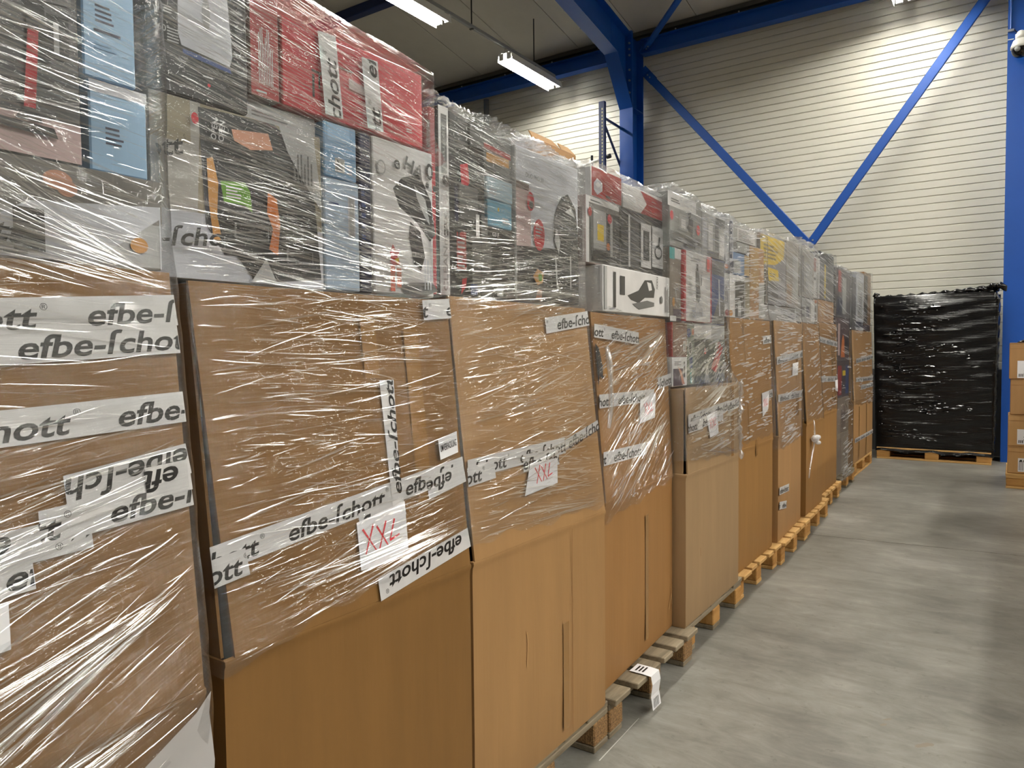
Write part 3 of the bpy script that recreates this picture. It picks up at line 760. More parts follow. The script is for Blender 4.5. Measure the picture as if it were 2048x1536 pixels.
# fifth
tape(5, .004, 1.050, .579, 1.080, start=.03)
tape(5, .041, 1.020, .478, 1.040, start=.11, layer=1)
tape(5, .004, 1.018, .19, 1.022, start=-.15, layer=2)
tape(5, .55, 1.074, .735, 1.086, start=.0, layer=1)
# sixth, seventh, ninth, last
tape(6, .49, 1.074, .712, 1.090, start=.02)
tape(6, .55, 1.408, .712, 1.418, start=.02)
tape(7, .0, 1.283, .75, 1.325, start=.02)
tape(7, .0, 1.050, .75, 1.045, start=.05)
tape(7, .0, .472, .299, .451, start=.02)
tape(7, .0, .382, .221, .352, start=.09)
tape(9, .018, 1.440, .765, 1.400, start=.28)
tape(9, .0, 1.112, .765, 1.090, start=.3)
tape(11, .16, 1.233, 1.265, 1.271, start=.02)
tape(11, .116, 1.032, 1.265, 1.018, start=.1)
tape(11, .41, .940, 1.261, .945, start=.05)
tape(11, .032, .392, 1.26, .386, start=.05)

# sheets and slips taped to the cartons, with red marker writing
def sheet(k, pts, name='paper_note', xxl=None, text=None, layer=4):
    par = CART[k]; Y = lambda u, v: yfront(k, u, v)-.0098-.0007*layer
    m = MB(); m.add([(u, Y(u, v)-.0005*math.sin(9*u+7*v), v-.146) for u, v in pts], [tuple(range(len(pts)))])
    o = m.obj(name, MT['paper'], par)
    if xxl:
        (cx_, cz, h) = xxl; m = MB(); w = h*.045
        def st(a, b):
            a = Vector((cx_+a[0]*h, cz+a[1]*h)); b = Vector((cx_+b[0]*h, cz+b[1]*h)); d = (b-a).normalized(); q = Vector((-d.y, d.x))*w
            m.add([(p.x, Y(p.x, p.y)-.0008, p.y-.146) for p in (a+q, b+q*.6, b-q*.6, a-q)], [(0, 1, 2, 3)])
        st((-.9, .42), (-.32, -.45)); st((-.35, .5), (-.85, -.5)); st((-.2, .4), (.3, -.4)); st((.3, .5), (-.15, -.45)); st((.75, .5), (.42, -.25)); st((.42, -.25), (.95, -.12))
        m.obj('handwriting', MT['redink'], o)
    if text:
        m = MB(); (s, u, v, h, rt, w) = text
        text_on(m, s, u, v-.146, h, Y(u, v)-.0008, rot=rt, bold=.012, w=w)
        m.obj('lettering', MT['ink'], o)
    return o
sheet(2, [(.322, .992), (.47, 1.012), (.468, .906), (.413, .892), (.322, .893)], xxl=(.388, .952, .058))
sheet(2, [(.600, 1.138), (.672, 1.151), (.671, 1.099), (.603, 1.088)], 'packing_label', text=('UMVERPACKUNG', .606, 1.106, .017, .17, .062))
sheet(3, [(.289, 1.029), (.440, 1.026), (.428, .953), (.246, .943)], xxl=(.355, .993, .05))
sheet(4, [(.366, 1.157), (.533, 1.176), (.511, 1.077), (.347, 1.065)], xxl=(.445, 1.118, .05))
sheet(5, [(.234, 1.052), (.386, 1.068), (.405, .957), (.282, .948)], xxl=(.32, 1.012, .05))
sheet(6, [(.489, 1.097), (.629, 1.105), (.602, .999), (.486, .96)], xxl=(.55, 1.04, .05))
sheet(7, [(.426, 1.26), (.600, 1.268), (.582, 1.179), (.409, 1.177)])
sheet(9, [(.63, 1.08), (.755, 1.084), (.755, .974), (.63, .991)])
sheet(1, [(.46, 1.024), (.551, 1.029), (.55, .968), (.46, .962)])

# ================================================================== goods on top of the cartons
K = dict(blk=(26, 26, 28), dk=(48, 48, 50), gr=(104, 104, 104), lg=(170, 170, 170), wh=(226, 224, 224), red=(190, 22, 40), red2=(160, 44, 44), blu=(150, 188, 222),
         blu2=(124, 166, 204), navy=(26, 32, 66), nav2=(36, 62, 120), pink=(196, 170, 168), skin=(198, 140, 112), org=(214, 116, 40), amb=(196, 138, 60), grn=(104, 160, 40),
         brn=(92, 62, 54), kraft=(172, 128, 80), yel=(224, 190, 20), teal=(60, 160, 160), beige=(150, 140, 118), sil=(196, 198, 206), mid=(78, 78, 80), purp=(70, 56, 74))
def kc(c): return rgb(*K[c]) if isinstance(c, str) else rgb(*c)

def goods(k, name, label, u0, u1, v0, v1, d, col, art=(), side=None, top=None, dw=0.0, cat='box', group=None, bev=.0025, mat='card', rot=0.0, y0=0.0):
    """one retail box: body with its own printed face; art is given in the u, v of the stack"""
    w, h = u1-u0, v1-v0
    t = thing(name, label, cat, (0, 0, 0), 0, group)
    place(t, prod_frame(k) @ Matrix.Translation(((u0+u1)/2, -dw+y0, v0)) @ Matrix.Rotation(rot, 4, 'Z'))
    GOFF[t.name] = (t, (u0+u1)/2, v0)
    c = kc(col); s = kc(side or col); tp = kc(top or col)
    MB().box(-w/2, w/2, 0, d, 0, h, [c, s, s, s, tp, s]).obj('body', MT[mat], t, bevel=bev, color=True)
    # raised flap edges: top tuck line
    pic = MB(); lay = [0]
    X = lambda u: u-(u0+u1)/2
    for a in art:
        kind = a[0]; y = -.0006-.0005*lay[0]; lay[0] += 1
        if kind == 'r': pic.add([(X(a[1]), y, a[2]-v0), (X(a[3]), y, a[2]-v0), (X(a[3]), y, a[4]-v0), (X(a[1]), y, a[4]-v0)], [(0, 1, 2, 3)], kc(a[5]))
        elif kind == 'p': pic.add([(X(p[0]), y, p[1]-v0) for p in a[1]], [tuple(range(len(a[1])))], kc(a[2]))
        elif kind == 'e':
            n = 24; pic.add([(X(a[1]+a[3]*math.cos(2*PI*i/n)), y, a[2]+a[4]*math.sin(2*PI*i/n)-v0) for i in range(n)], [tuple(range(n))], kc(a[5]))
        elif kind == 'l':   # rows of fine print
            u_, v_, w_, h_, n = a[1:6]
            for i in range(n):
                ww = w_*random.uniform(.6, 1); zz = v_+h_*(n-1-i)/n
                pic.add([(X(u_), y, zz-v0), (X(u_+ww), y, zz-v0), (X(u_+ww), y, zz+h_/n*.45-v0), (X(u_), y, zz+h_/n*.45-v0)], [(0, 1, 2, 3)], kc(a[6]))
        elif kind == 'v':   # columns of fine print
            u_, v_, w_, h_, n = a[1:6]
            for i in range(n):
                hh = h_*random.uniform(.6, 1); xx = u_+w_*i/n
                pic.add([(X(xx), y, v_-v0), (X(xx+w_/n*.45), y, v_-v0), (X(xx+w_/n*.45), y, v_+hh-v0), (X(xx), y, v_+hh-v0)], [(0, 1, 2, 3)], kc(a[6]))
        elif kind == 't':   # letters: text, u, v, height, colour, rotation, boldness, width
            let = MB(); text_on(let, a[1], X(a[2]), a[3]-v0, a[4], y, kc(a[5]), rot=a[6] if len(a) > 6 else 0, bold=a[7] if len(a) > 7 else .01, w=a[8] if len(a) > 8 else None)
            if let.v: let.obj('lettering', MT['card'], t, color=True)
        elif kind == 's':   # picture on the near side face: y0 z0 y1 z1 colour
            xs = -w/2-.0006-.0004*lay[0]
            pic.add([(xs, a[1], a[2]-v0), (xs, a[1], a[4]-v0), (xs, a[3], a[4]-v0), (xs, a[3], a[2]-v0)], [(0, 1, 2, 3)], kc(a[5]))
    if pic.v: pic.obj('printed_picture', MT['card'], t, color=True)
    return t
GD = {}
GOFF = {}
# ---- stack 1 (nearest)
GD['vac1'] = goods(1, 'vacuum_cleaner_box', 'dark grey box showing a red stick vacuum cleaner, top left corner', -.02, .700, 1.625, 1.985, .55, 'mid', [
    ('r', -.02, 1.626, .699, 1.682, 'pink'), ('r', -.02, 1.84, .53, 1.98, 'gr'), ('t', 'bodend\u00fcse', .40, 1.872, .022, 'lg', 0, .0, .145),
    ('p', [(.60, 1.925), (.69, 1.95), (.69, 1.85), (.60, 1.84)], 'gr'), ('e', .635, 1.905, .03, .032, 'red'), ('e', .64, 1.895, .018, .02, 'sil'), ('e', .635, 1.855, .022, .016, 'wh'),
    ('p', [(.628, 1.85), (.652, 1.85), (.655, 1.80), (.66, 1.76), (.635, 1.76), (.63, 1.80)], 'blk'), ('r', .655, 1.77, .685, 1.83, 'blk'), ('r', .664, 1.775, .671, 1.82, 'lg'),
    ('p', [(.630, 1.80), (.644, 1.80), (.637, 1.69), (.622, 1.69)], 'red'), ('p', [(.62, 1.69), (.64, 1.69), (.645, 1.672), (.61, 1.672)], 'dk'), ('p', [(.55, 1.672), (.66, 1.668), (.665, 1.654), (.552, 1.660)], 'blk')])
GD['blue1u'] = goods(1, 'light_blue_box', 'upper light blue box beside the stick vacuum box', .706, .785, 1.760, 1.905, .5, 'blu', [
    ('l', .725, 1.845, .03, .03, 4, 'navy'), ('r', .722, 1.83, .762, 1.834, 'navy'), ('l', .722, 1.805, .04, .012, 2, 'blu2')], side='blu2', top='wh')
GD['blue1l'] = goods(1, 'light_blue_box', 'lower light blue box beside the stick vacuum box', .712, .800, 1.622, 1.758, .5, 'blu', [
    ('l', .735, 1.665, .03, .03, 4, 'navy'), ('r', .712, 1.74, .80, 1.757, 'sil')], side='blu2')
GD['low1'] = goods(1, 'tool_photo_box', 'grey box with hands and tool photo on top of the nearest carton', .0, .815, 1.480, 1.620, .6, 'lg', [
    ('r', .0, 1.55, .815, 1.62, (120, 116, 112)), ('p', [(.50, 1.481), (.70, 1.481), (.81, 1.56), (.81, 1.481), (.812, 1.481), (.812, 1.58), (.62, 1.56)], 'sil'),
    ('e', .66, 1.595, .02, .014, 'skin'), ('e', .672, 1.585, .014, .012, 'skin'), ('r', .54, 1.50, .575, 1.555, 'gr'), ('r', .60, 1.49, .64, 1.55, 'dk'), ('e', .775, 1.515, .014, .012, 'amb'),
    ('r', .42, 1.49, .52, 1.54, 'wh'), ('l', .52, 1.485, .10, .03, 3, 'gr')], dw=.01)
# ---- stack 2
GD['kettle'] = goods(2, 'kettle_box', 'black box with a white kettle picture, top of the second stack', -.045, .150, 1.802, 2.08, .5, 'blk', [
    ('p', [(.015, 2.06), (.105, 2.06), (.118, 1.90), (.112, 1.88), (.018, 1.89), (.012, 1.91)], 'sil'), ('p', [(.02, 1.885), (.112, 1.877), (.115, 1.868), (.02, 1.876)], 'nav2'), ('e', .066, 1.96, .008, .03, 'lg'),
    ('p', [(.118, 2.05), (.138, 2.03), (.140, 1.95), (.122, 1.90), (.124, 1.95), (.130, 1.99), (.120, 2.03)], 'dk'),
    ('t', '2200W', -.040, 1.965, .012, 'lg'), ('t', '1.8L', -.038, 1.938, .012, 'lg'), ('l', -.018, 1.936, .022, .014, 3, 'lg'), ('t', '360\u00b0', -.034, 1.902, .012, 'lg'), ('l', -.010, 1.888, .026, .026, 5, 'lg'),
    ('l', .055, 1.845, .02, .006, 1, 'lg'), ('e', .066, 1.832, .003, .003, 'red')])
GD['redN'] = goods(2, 'red_box', 'narrow red box with fine print between the kettle box and the long red box', .155, .222, 1.842, 2.055, .5, 'red2', [('v', .175, 1.87, .034, .11, 9, 'lg'), ('l', .168, 1.852, .03, .008, 1, 'lg')], side='brn')
GD['flat2'] = goods(2, 'flat_grey_box', 'flat grey box under the red boxes of the second stack', .155, .325, 1.802, 1.840, .5, 'lg', [('l', .17, 1.812, .12, .014, 2, 'gr')], dw=-.02)
GD['redB'] = goods(2, 'red_box', 'long red box with black line drawing lying on top of the second stack', .228, .635, 1.842, 2.020, .55, 'red', [
    ('l', .25, 1.985, .15, .012, 1, (206, 60, 74)), ('r', .302, 1.878, .308, 1.925, 'blk'), ('p', [(.318, 1.93), (.336, 1.945), (.338, 1.942), (.322, 1.927), (.322, 1.90), (.318, 1.90)], 'blk'),
    ('p', [(.30, 1.935), (.345, 1.93), (.345, 1.926), (.30, 1.93)], 'blk'), ('p', [(.40, 1.945), (.47, 1.93), (.50, 1.90), (.46, 1.915), (.40, 1.922)], 'pink'), ('r', .372, 1.957, .41, 1.961, 'brn'),
    ('l', .575, 1.87, .02, .012, 2, 'pink')], side='red2')
tape(2, .352, 1.846, .335, 2.016, start=-.14, parent=GOFF[GD['redB'].name], yoff=-.010)
tape(2, .47, 1.846, .455, 2.0, start=-.21, parent=GOFF[GD['redB'].name], yoff=-.010)
GD['grill'] = goods(2, 'grill_box', 'contact grill box with black appliance photo and green leaf label', -.045, .322, 1.480, 1.798, .55, 'beige', [
    ('r', -.044, 1.481, .321, 1.60, 'sil'), ('p', [(-.044, 1.60), (.04, 1.60), (.05, 1.797), (-.044, 1.797)], (170, 166, 160)), ('r', -.044, 1.72, .03, 1.797, 'beige'),
    ('p', [(.045, 1.79), (.205, 1.797), (.23, 1.78), (.30, 1.68), (.315, 1.50), (.15, 1.482), (.14, 1.53), (.09, 1.53), (.055, 1.58)], 'dk'), ('p', [(.05, 1.77), (.17, 1.76), (.20, 1.69), (.06, 1.70)], 'blk'),
    ('p', [(.055, 1.60), (.25, 1.60), (.30, 1.50), (.15, 1.49)], 'blk'), ('p', [(.215, 1.797), (.30, 1.797), (.32, 1.64), (.27, 1.70), (.235, 1.75)], 'lg'),
    ('p', [(.11, 1.765), (.19, 1.775), (.20, 1.745), (.15, 1.735), (.115, 1.745)], 'skin'), ('p', [(.058, 1.70), (.07, 1.705), (.08, 1.66), (.076, 1.60), (.085, 1.555), (.068, 1.555), (.060, 1.62)], 'amb'),
    ('p', [(.084, 1.665), (.135, 1.67), (.146, 1.655), (.150, 1.615), (.135, 1.627), (.09, 1.628)], 'grn'), ('l', .095, 1.637, .035, .024, 4, 'wh'),
    ('p', [(.185, 1.66), (.205, 1.65), (.212, 1.60), (.205, 1.54), (.185, 1.55), (.195, 1.59), (.182, 1.62)], 'org'), ('r', .11, 1.563, .185, 1.592, 'gr'), ('r', .113, 1.566, .182, 1.589, 'blk'), ('r', .225, 1.53, .29, 1.555, 'gr'), ('r', .228, 1.533, .287, 1.552, 'blk'),
    ('t', 'OPEN', .075, 1.735, .011, 'lg', 1.45), ('t', 'OPEN', .090, 1.735, .011, 'lg', 1.45), ('v', .245, 1.69, .05, .06, 6, 'gr'), ('e', .034, 1.765, .007, .01, 'red'), ('p', [(.14, 1.482), (.20, 1.482), (.175, 1.53)], 'lg')])
GD['blue2u'] = goods(2, 'light_blue_box', 'upper light blue box beside the contact grill box', .330, .420, 1.722, 1.838, .5, 'blu2', [('r', .34, 1.80, .40, 1.836, 'blu'), ('r', .358, 1.735, .385, 1.765, 'lg'), ('v', .36, 1.738, .02, .024, 6, 'dk'), ('l', .39, 1.735, .02, .025, 3, 'wh')])
GD['blue2l'] = goods(2, 'pale_blue_box', 'lower pale blue box beside the contact grill box', .328, .425, 1.482, 1.720, .5, (176, 196, 218), [('l', .34, 1.665, .03, .008, 1, 'nav2'), ('r', .392, 1.60, .412, 1.69, 'sil'), ('r', .395, 1.603, .409, 1.687, 'lg')])
GD['navy2'] = goods(2, 'navy_box', 'narrow dark navy box between the pale blue and the hand vacuum box', .429, .462, 1.482, 1.836, .5, 'navy', [('l', .432, 1.60, .015, .12, 5, 'nav2')])
GD['vac2'] = goods(2, 'hand_vacuum_box', 'white box with black hand vacuum photo at the corner of the second stack', .468, .668, 1.484, 1.838, .55, 'wh', [
    ('p', [(.56, 1.76), (.62, 1.78), (.66, 1.72), (.675, 1.64), (.655, 1.62), (.61, 1.66), (.55, 1.69), (.53, 1.73)], 'dk'), ('p', [(.60, 1.75), (.64, 1.72), (.655, 1.66), (.635, 1.68), (.61, 1.72)], 'lg'),
    ('p', [(.585, 1.66), (.62, 1.64), (.635, 1.58), (.62, 1.545), (.595, 1.56), (.58, 1.62)], 'blk'), ('p', [(.54, 1.51), (.66, 1.52), (.68, 1.50), (.64, 1.486), (.56, 1.486)], 'gr'),
    ('p', [(.515, 1.58), (.525, 1.60), (.535, 1.585), (.548, 1.59), (.54, 1.57), (.55, 1.555), (.53, 1.55), (.515, 1.555), (.518, 1.57)], 'red'), ('p', [(.53, 1.565), (.545, 1.57), (.54, 1.553)], 'yel'), ('r', .515, 1.49, .53, 1.55, (226, 96, 70)), ('r', .535, 1.50, .55, 1.545, (226, 120, 90)),
    ('e', .49, 1.77, .014, .017, 'lg'), ('e', .49, 1.77, .010, .013, 'wh'), ('t', 'e', .53, 1.775, .022, 'blk', 0, .03), ('t', 'HA', .56, 1.78, .035, 'gr', -.3, .02), ('e', .65, 1.79, .012, .02, 'dk'), ('e', .65, 1.79, .006, .012, 'wh'), ('e', .64, 1.755, .006, .008, 'dk'), ('e', .665, 1.75, .006, .008, 'dk'),
    ('v', .625, 1.50, .03, .09, 3, 'sil')], side='wh')
# ---- stack 3
GD['red3'] = goods(3, 'red_flat_box', 'upright red flat box on the near side of the third stack', -.026, -.001, 1.495, 1.965, .6, 'red', [('r', -.036, 1.86, -.022, 1.93, 'brn')], side='red', dw=-.006)
GD['clean3'] = goods(3, 'steam_cleaner_box', 'tall grey cleaner box with vertical lettering on its white edge', .003, .200, 1.495, 1.975, .55, 'dk', [
    ('r', .003, 1.495, .042, 1.975, 'wh'), ('r', .012, 1.80, .035, 1.955, 'gr'), ('t', 'Sauger', .030, 1.82, .016, 'lg', PI/2, .0, .11), ('t', 'INKL. MYPRAS', .042, 1.68, .015, 'lg', PI/2, .0, .14), ('t', 'CLEANmaxx', .032, 1.505, .018, 'gr', PI/2, .015, .20),
    ('r', .045, 1.88, .12, 1.965, 'mid'), ('r', .13, 1.90, .19, 1.96, 'gr'), ('p', [(.085, 1.84), (.118, 1.85), (.125, 1.80), (.11, 1.78), (.09, 1.79)], 'red'), ('r', .06, 1.69, .075, 1.78, 'navy'), ('r', .08, 1.70, .16, 1.79, 'gr'), ('r', .15, 1.66, .165, 1.72, 'wh'),
    ('r', .065, 1.565, .105, 1.665, 'red2'), ('l', .068, 1.572, .032, .085, 7, 'lg'), ('r', .13, 1.53, .17, 1.66, 'gr'), ('p', [(.08, 1.50), (.10, 1.52), (.105, 1.545), (.085, 1.54)], 'red'), ('r', .12, 1.50, .15, 1.53, 'nav2'), ('r', .17, 1.495, .199, 1.72, 'gr'), ('t', 'e', .006, 1.77, .03, 'blk', 0, .04), ('t', 'hott', .01, 1.645, .03, 'blk', 0, .02)])
GD['top3'] = goods(3, 'grey_tool_box', 'grey box with red and brown stripe above the two blue boxes', .206, .345, 1.838, 1.965, .5, 'gr', [('p', [(.207, 1.93), (.34, 1.92), (.34, 1.905), (.207, 1.915)], 'red2'), ('r', .22, 1.88, .33, 1.905, 'amb')], dw=-.01)
GD['blue3u'] = goods(3, 'pale_blue_box', 'faded pale blue box over the brighter blue box in the third stack', .210, .335, 1.776, 1.836, .5, (176, 204, 220), [('l', .22, 1.79, .05, .02, 2, 'sil')])
GD['blue3l'] = goods(3, 'blue_box', 'bright blue small box above the black box in the third stack', .212, .330, 1.700, 1.774, .5, (128, 186, 214), [('e', .262, 1.75, .004, .006, 'yel'), ('l', .28, 1.715, .04, .02, 2, 'wh')])
GD['blk3'] = goods(3, 'black_box', 'black box with white emblem lettering below the blue boxes', .206, .345, 1.500, 1.698, .5, 'blk', [('t', 'G3 F', .232, 1.672, .012, 'wh', 0, .02), ('r', .207, 1.50, .225, 1.65, 'gr'), ('p', [(.25, 1.60), (.34, 1.61), (.34, 1.58), (.25, 1.57)], 'dk'), ('r', .25, 1.505, .28, 1.53, 'lg')])
GD['big3'] = goods(3, 'air_fryer_box', 'tall grey fryer box with two red oval badges at the far corner', .350, .722, 1.500, 1.955, .6, 'sil', [
    ('t', 'DUO PRO 50', .405, 1.87, .014, 'dk', 0, .0, .10), ('r', .351, 1.66, .43, 1.84, 'pink'), ('r', .351, 1.83, .42, 1.85, 'brn'), ('p', [(.351, 1.66), (.66, 1.68), (.72, 1.66), (.72, 1.501), (.351, 1.501)], 'dk'),
    ('p', [(.56, 1.70), (.565, 1.78), (.60, 1.84), (.65, 1.86), (.70, 1.82), (.715, 1.74), (.715, 1.66), (.58, 1.66)], 'dk'), ('p', [(.63, 1.80), (.67, 1.82), (.695, 1.79), (.66, 1.795)], 'lg'), ('p', [(.562, 1.70), (.575, 1.74), (.60, 1.70), (.59, 1.66)], 'lg'),
    ('e', .425, 1.80, .020, .028, 'red'), ('e', .428, 1.79, .012, .012, 'blk'), ('e', .470, 1.705, .032, .048, 'red'), ('l', .45, 1.70, .04, .03, 3, 'lg'), ('t', 'ELITE', .450, 1.722, .010, 'lg'),
    ('p', [(.56, 1.65), (.57, 1.55), (.60, 1.53), (.60, 1.54), (.578, 1.56), (.568, 1.65)], 'lg'), ('r', .655, 1.55, .662, 1.66, 'lg'), ('p', [(.43, 1.575), (.455, 1.60), (.49, 1.59), (.485, 1.56), (.455, 1.55)], 'amb'), ('e', .47, 1.575, .012, .012, 'grn'), ('p', [(.44, 1.505), (.455, 1.54), (.48, 1.535), (.475, 1.505)], 'skin')], side='lg')
# ---- stack 4
GD['red4a'] = goods(4, 'cable_box', 'white box with red front and hexagon picture on top of the fourth stack', .080, .326, 1.905, 2.012, .5, 'red2', [
    ('p', [(.098, 1.955), (.125, 1.975), (.165, 1.965), (.165, 1.935), (.125, 1.915), (.098, 1.93)], 'sil'), ('p', [(.11, 1.95), (.128, 1.962), (.152, 1.955), (.13, 1.94)], 'wh'), ('l', .18, 1.94, .08, .04, 6, (186, 110, 108)), ('r', .19, 1.915, .225, 1.924, 'dk'), ('l', .235, 1.916, .06, .006, 1, 'wh')], side='wh', top='wh')
GD['red4b'] = goods(4, 'cable_box', 'white box with red corner triangle beside the hexagon picture box', .340, .720, 1.905, 2.00, .5, 'wh', [('p', [(.50, 1.906), (.719, 1.906), (.719, 1.985), (.50, 1.995), (.56, 1.95)], 'red2')], side='wh', top='wh')
GD['coffee4'] = goods(4, 'coffee_machine_box', 'dark brown sided box with coffee machine photo in the fourth stack', .036, .372, 1.665, 1.903, .5, (126, 124, 122), [
    ('r', .037, 1.666, .06, 1.902, 'wh'), ('r', .037, 1.88, .30, 1.902, 'wh'), ('l', .07, 1.886, .12, .010, 1, 'gr'), ('r', .07, 1.69, .20, 1.86, 'gr'), ('r', .09, 1.72, .19, 1.86, 'lg'), ('r', .12, 1.75, .17, 1.81, 'yel'), ('r', .20, 1.67, .30, 1.86, 'dk'), ('r', .22, 1.70, .24, 1.85, 'lg'),
    ('e', .215, 1.84, .018, .018, 'red'), ('e', .06, 1.845, .014, .016, 'red2'), ('r', .08, 1.675, .20, 1.715, 'blk'), ('e', .20, 1.735, .014, .014, 'org'), ('r', .305, 1.667, .371, 1.902, 'dk'), ('s', .01, 1.67, .45, 1.86, 'brn'), ('s', .06, 1.73, .2, 1.80, 'pink')], side='pink')
GD['pan4'] = goods(4, 'appliance_box', 'black box with two white picture panels in the fourth stack', .378, .722, 1.665, 1.903, .5, 'blk', [
    ('r', .385, 1.68, .40, 1.885, 'wh'), ('r', .40, 1.68, .48, 1.88, 'mid'), ('r', .50, 1.69, .60, 1.87, 'wh'), ('r', .61, 1.70, .73, 1.87, 'wh'), ('r', .52, 1.72, .58, 1.84, 'dk'), ('e', .545, 1.79, .015, .03, 'gr'), ('e', .67, 1.765, .04, .03, 'dk'), ('e', .67, 1.765, .03, .02, 'wh'), ('p', [(.665, 1.78), (.675, 1.83), (.69, 1.83), (.68, 1.78)], 'dk')], side='blk')
GD['vac4'] = goods(4, 'hand_vacuum_box', 'white box with black hand vacuum lying directly on the fourth carton', .100, .716, 1.492, 1.660, .55, 'wh', [
    ('p', [(.30, 1.56), (.40, 1.585), (.46, 1.63), (.53, 1.635), (.56, 1.60), (.55, 1.565), (.46, 1.56), (.40, 1.535), (.33, 1.545)], 'dk'), ('p', [(.48, 1.625), (.52, 1.622), (.53, 1.595), (.50, 1.59)], 'wh'), ('p', [(.34, 1.53), (.48, 1.55), (.55, 1.545), (.55, 1.53), (.40, 1.51)], 'gr'),
    ('r', .18, 1.51, .20, 1.64, 'dk'), ('r', .235, 1.56, .275, 1.63, 'dk'), ('r', .105, 1.5, .125, 1.655, 'lg'), ('t', 'AKKU', .585, 1.60, .014, 'dk', PI/2), ('v', .66, 1.51, .05, .11, 4, 'gr'), ('e', .62, 1.56, .012, .016, 'gr')], dw=.035, side='wh')
GD['brown4'] = goods(4, 'open_carton', 'open brown carton standing on top behind the red cornered boxes', .33, .70, 2.016, 2.245, .40, 'kraft', [], y0=.41, cat='carton')
for (xa, xb, yy) in ((-.183, .04, .0), (.055, .183, .0), (-.183, .183, .39)):
    MB().add([(xa, yy, .228), (xb, yy, .228), (xb-.02, yy+(.03 if yy == 0 else -.02), .265), (xa+.02, yy+(.03 if yy == 0 else -.02), .265), (xa, yy+.005, .228), (xb, yy+.005, .228), (xb-.02, yy+(.035 if yy == 0 else -.015), .265), (xa+.02, yy+(.035 if yy == 0 else -.015), .265)],
             [(0, 1, 2, 3), (4, 7, 6, 5), (0, 4, 5, 1), (1, 5, 6, 2), (2, 6, 7, 3), (3, 7, 4, 0)]).obj('flap', BOARD['tan'], GD['brown4'])
# ---- stack 5
GD['toola5'] = goods(5, 'photo_box', 'small white photo box at the lower left corner of the fifth stack', .004, .168, 1.192, 1.320, .45, 'wh', [('r', .01, 1.195, .12, 1.27, 'purp'), ('p', [(.06, 1.28), (.10, 1.26), (.14, 1.20), (.11, 1.20), (.09, 1.24)], 'skin'), ('l', .02, 1.285, .08, .02, 3, 'gr'), ('r', .125, 1.23, .14, 1.30, 'mid')], dw=.01)
GD['toolb5'] = goods(5, 'brown_box', 'brown box with a small white label in the fifth stack', .002, .170, 1.322, 1.472, .45, (120, 90, 72), [('r', .02, 1.345, .16, 1.45, (140, 110, 92)), ('r', .12, 1.345, .15, 1.39, 'wh'), ('r', .126, 1.35, .144, 1.385, 'lg')], side='red2', dw=.01)
GD['strip5'] = goods(5, 'tool_set_box', 'narrow grey green tool set box with blue badges in the fifth stack', .176, .270, 1.192, 1.472, .45, (112, 122, 108), [('e', .20, 1.43, .024, .022, 'nav2'), ('r', .235, 1.42, .26, 1.45, (190, 120, 90)), ('e', .215, 1.36, .02, .03, 'wh'), ('e', .215, 1.36, .016, .025, 'dk'), ('r', .205, 1.27, .24, 1.32, 'nav2'), ('p', [(.21, 1.25), (.225, 1.25), (.23, 1.20), (.215, 1.20)], 'teal')], dw=.005)
GD['plier5'] = goods(5, 'plier_set_box', 'dark box with red handled pliers picture in the fifth stack', .276, .700, 1.192, 1.402, .45, (74, 80, 74), [
    ('p', [(.50, 1.26), (.54, 1.25), (.64, 1.37), (.63, 1.39), (.60, 1.39)], 'red2'), ('p', [(.53, 1.25), (.57, 1.24), (.66, 1.36), (.655, 1.375)], 'red'), ('p', [(.50, 1.27), (.62, 1.385), (.61, 1.388), (.49, 1.275)], 'blk'), ('p', [(.40, 1.345), (.42, 1.365), (.43, 1.335), (.41, 1.33)], 'red'),
    ('p', [(.40, 1.195), (.42, 1.26), (.45, 1.26), (.48, 1.195)], 'lg'), ('e', .44, 1.25, .016, .022, 'wh'), ('e', .44, 1.248, .009, .014, 'dk'), ('p', [(.28, 1.40), (.45, 1.40), (.28, 1.37)], 'blk')])
GD['white5'] = goods(5, 'white_carton', 'flat white and grey box lying above the red pliers box', .276, .695, 1.404, 1.472, .45, 'wh', [('r', .50, 1.405, .69, 1.47, 'lg'), ('p', [(.277, 1.405), (.40, 1.405), (.50, 1.435), (.277, 1.425)], 'lg')])
GD['brn5'] = goods(5, 'garden_tool_box', 'grey brown box with teal corner beside the white razor box', .0, .122, 1.476, 1.796, .5, (132, 122, 112), [('r', -.006, 1.745, .05, 1.794, 'teal'), ('r', .05, 1.75, .12, 1.794, 'wh'), ('p', [(.05, 1.62), (.06, 1.62), (.08, 1.56), (.07, 1.56)], 'lg'), ('e', .035, 1.56, .014, .02, 'amb'), ('r', .03, 1.48, .118, 1.53, 'purp'), ('r', -.006, 1.477, .06, 1.50, 'wh')])
GD['razor5'] = goods(5, 'hair_trimmer_box', 'tall white box with red edges and grey trimmer picture', .130, .472, 1.480, 1.796, .5, 'wh', [('r', .131, 1.48, .15, 1.795, 'red'), ('r', .455, 1.48, .471, 1.795, 'red'), ('p', [(.27, 1.58), (.31, 1.575), (.325, 1.60), (.305, 1.71), (.285, 1.72), (.265, 1.71)], 'gr'), ('r', .275, 1.715, .295, 1.745, 'mid'), ('r', .33, 1.65, .338, 1.70, 'gr'), ('e', .295, 1.60, .02, .03, 'gr'), ('r', .40, 1.72, .44, 1.79, (224, 90, 90)), ('l', .20, 1.755, .15, .02, 2, 'lg'), ('v', .22, 1.50, .14, .06, 5, 'sil'), ('l', .175, 1.60, .05, .09, 8, 'lg')], side='red', dw=.012)
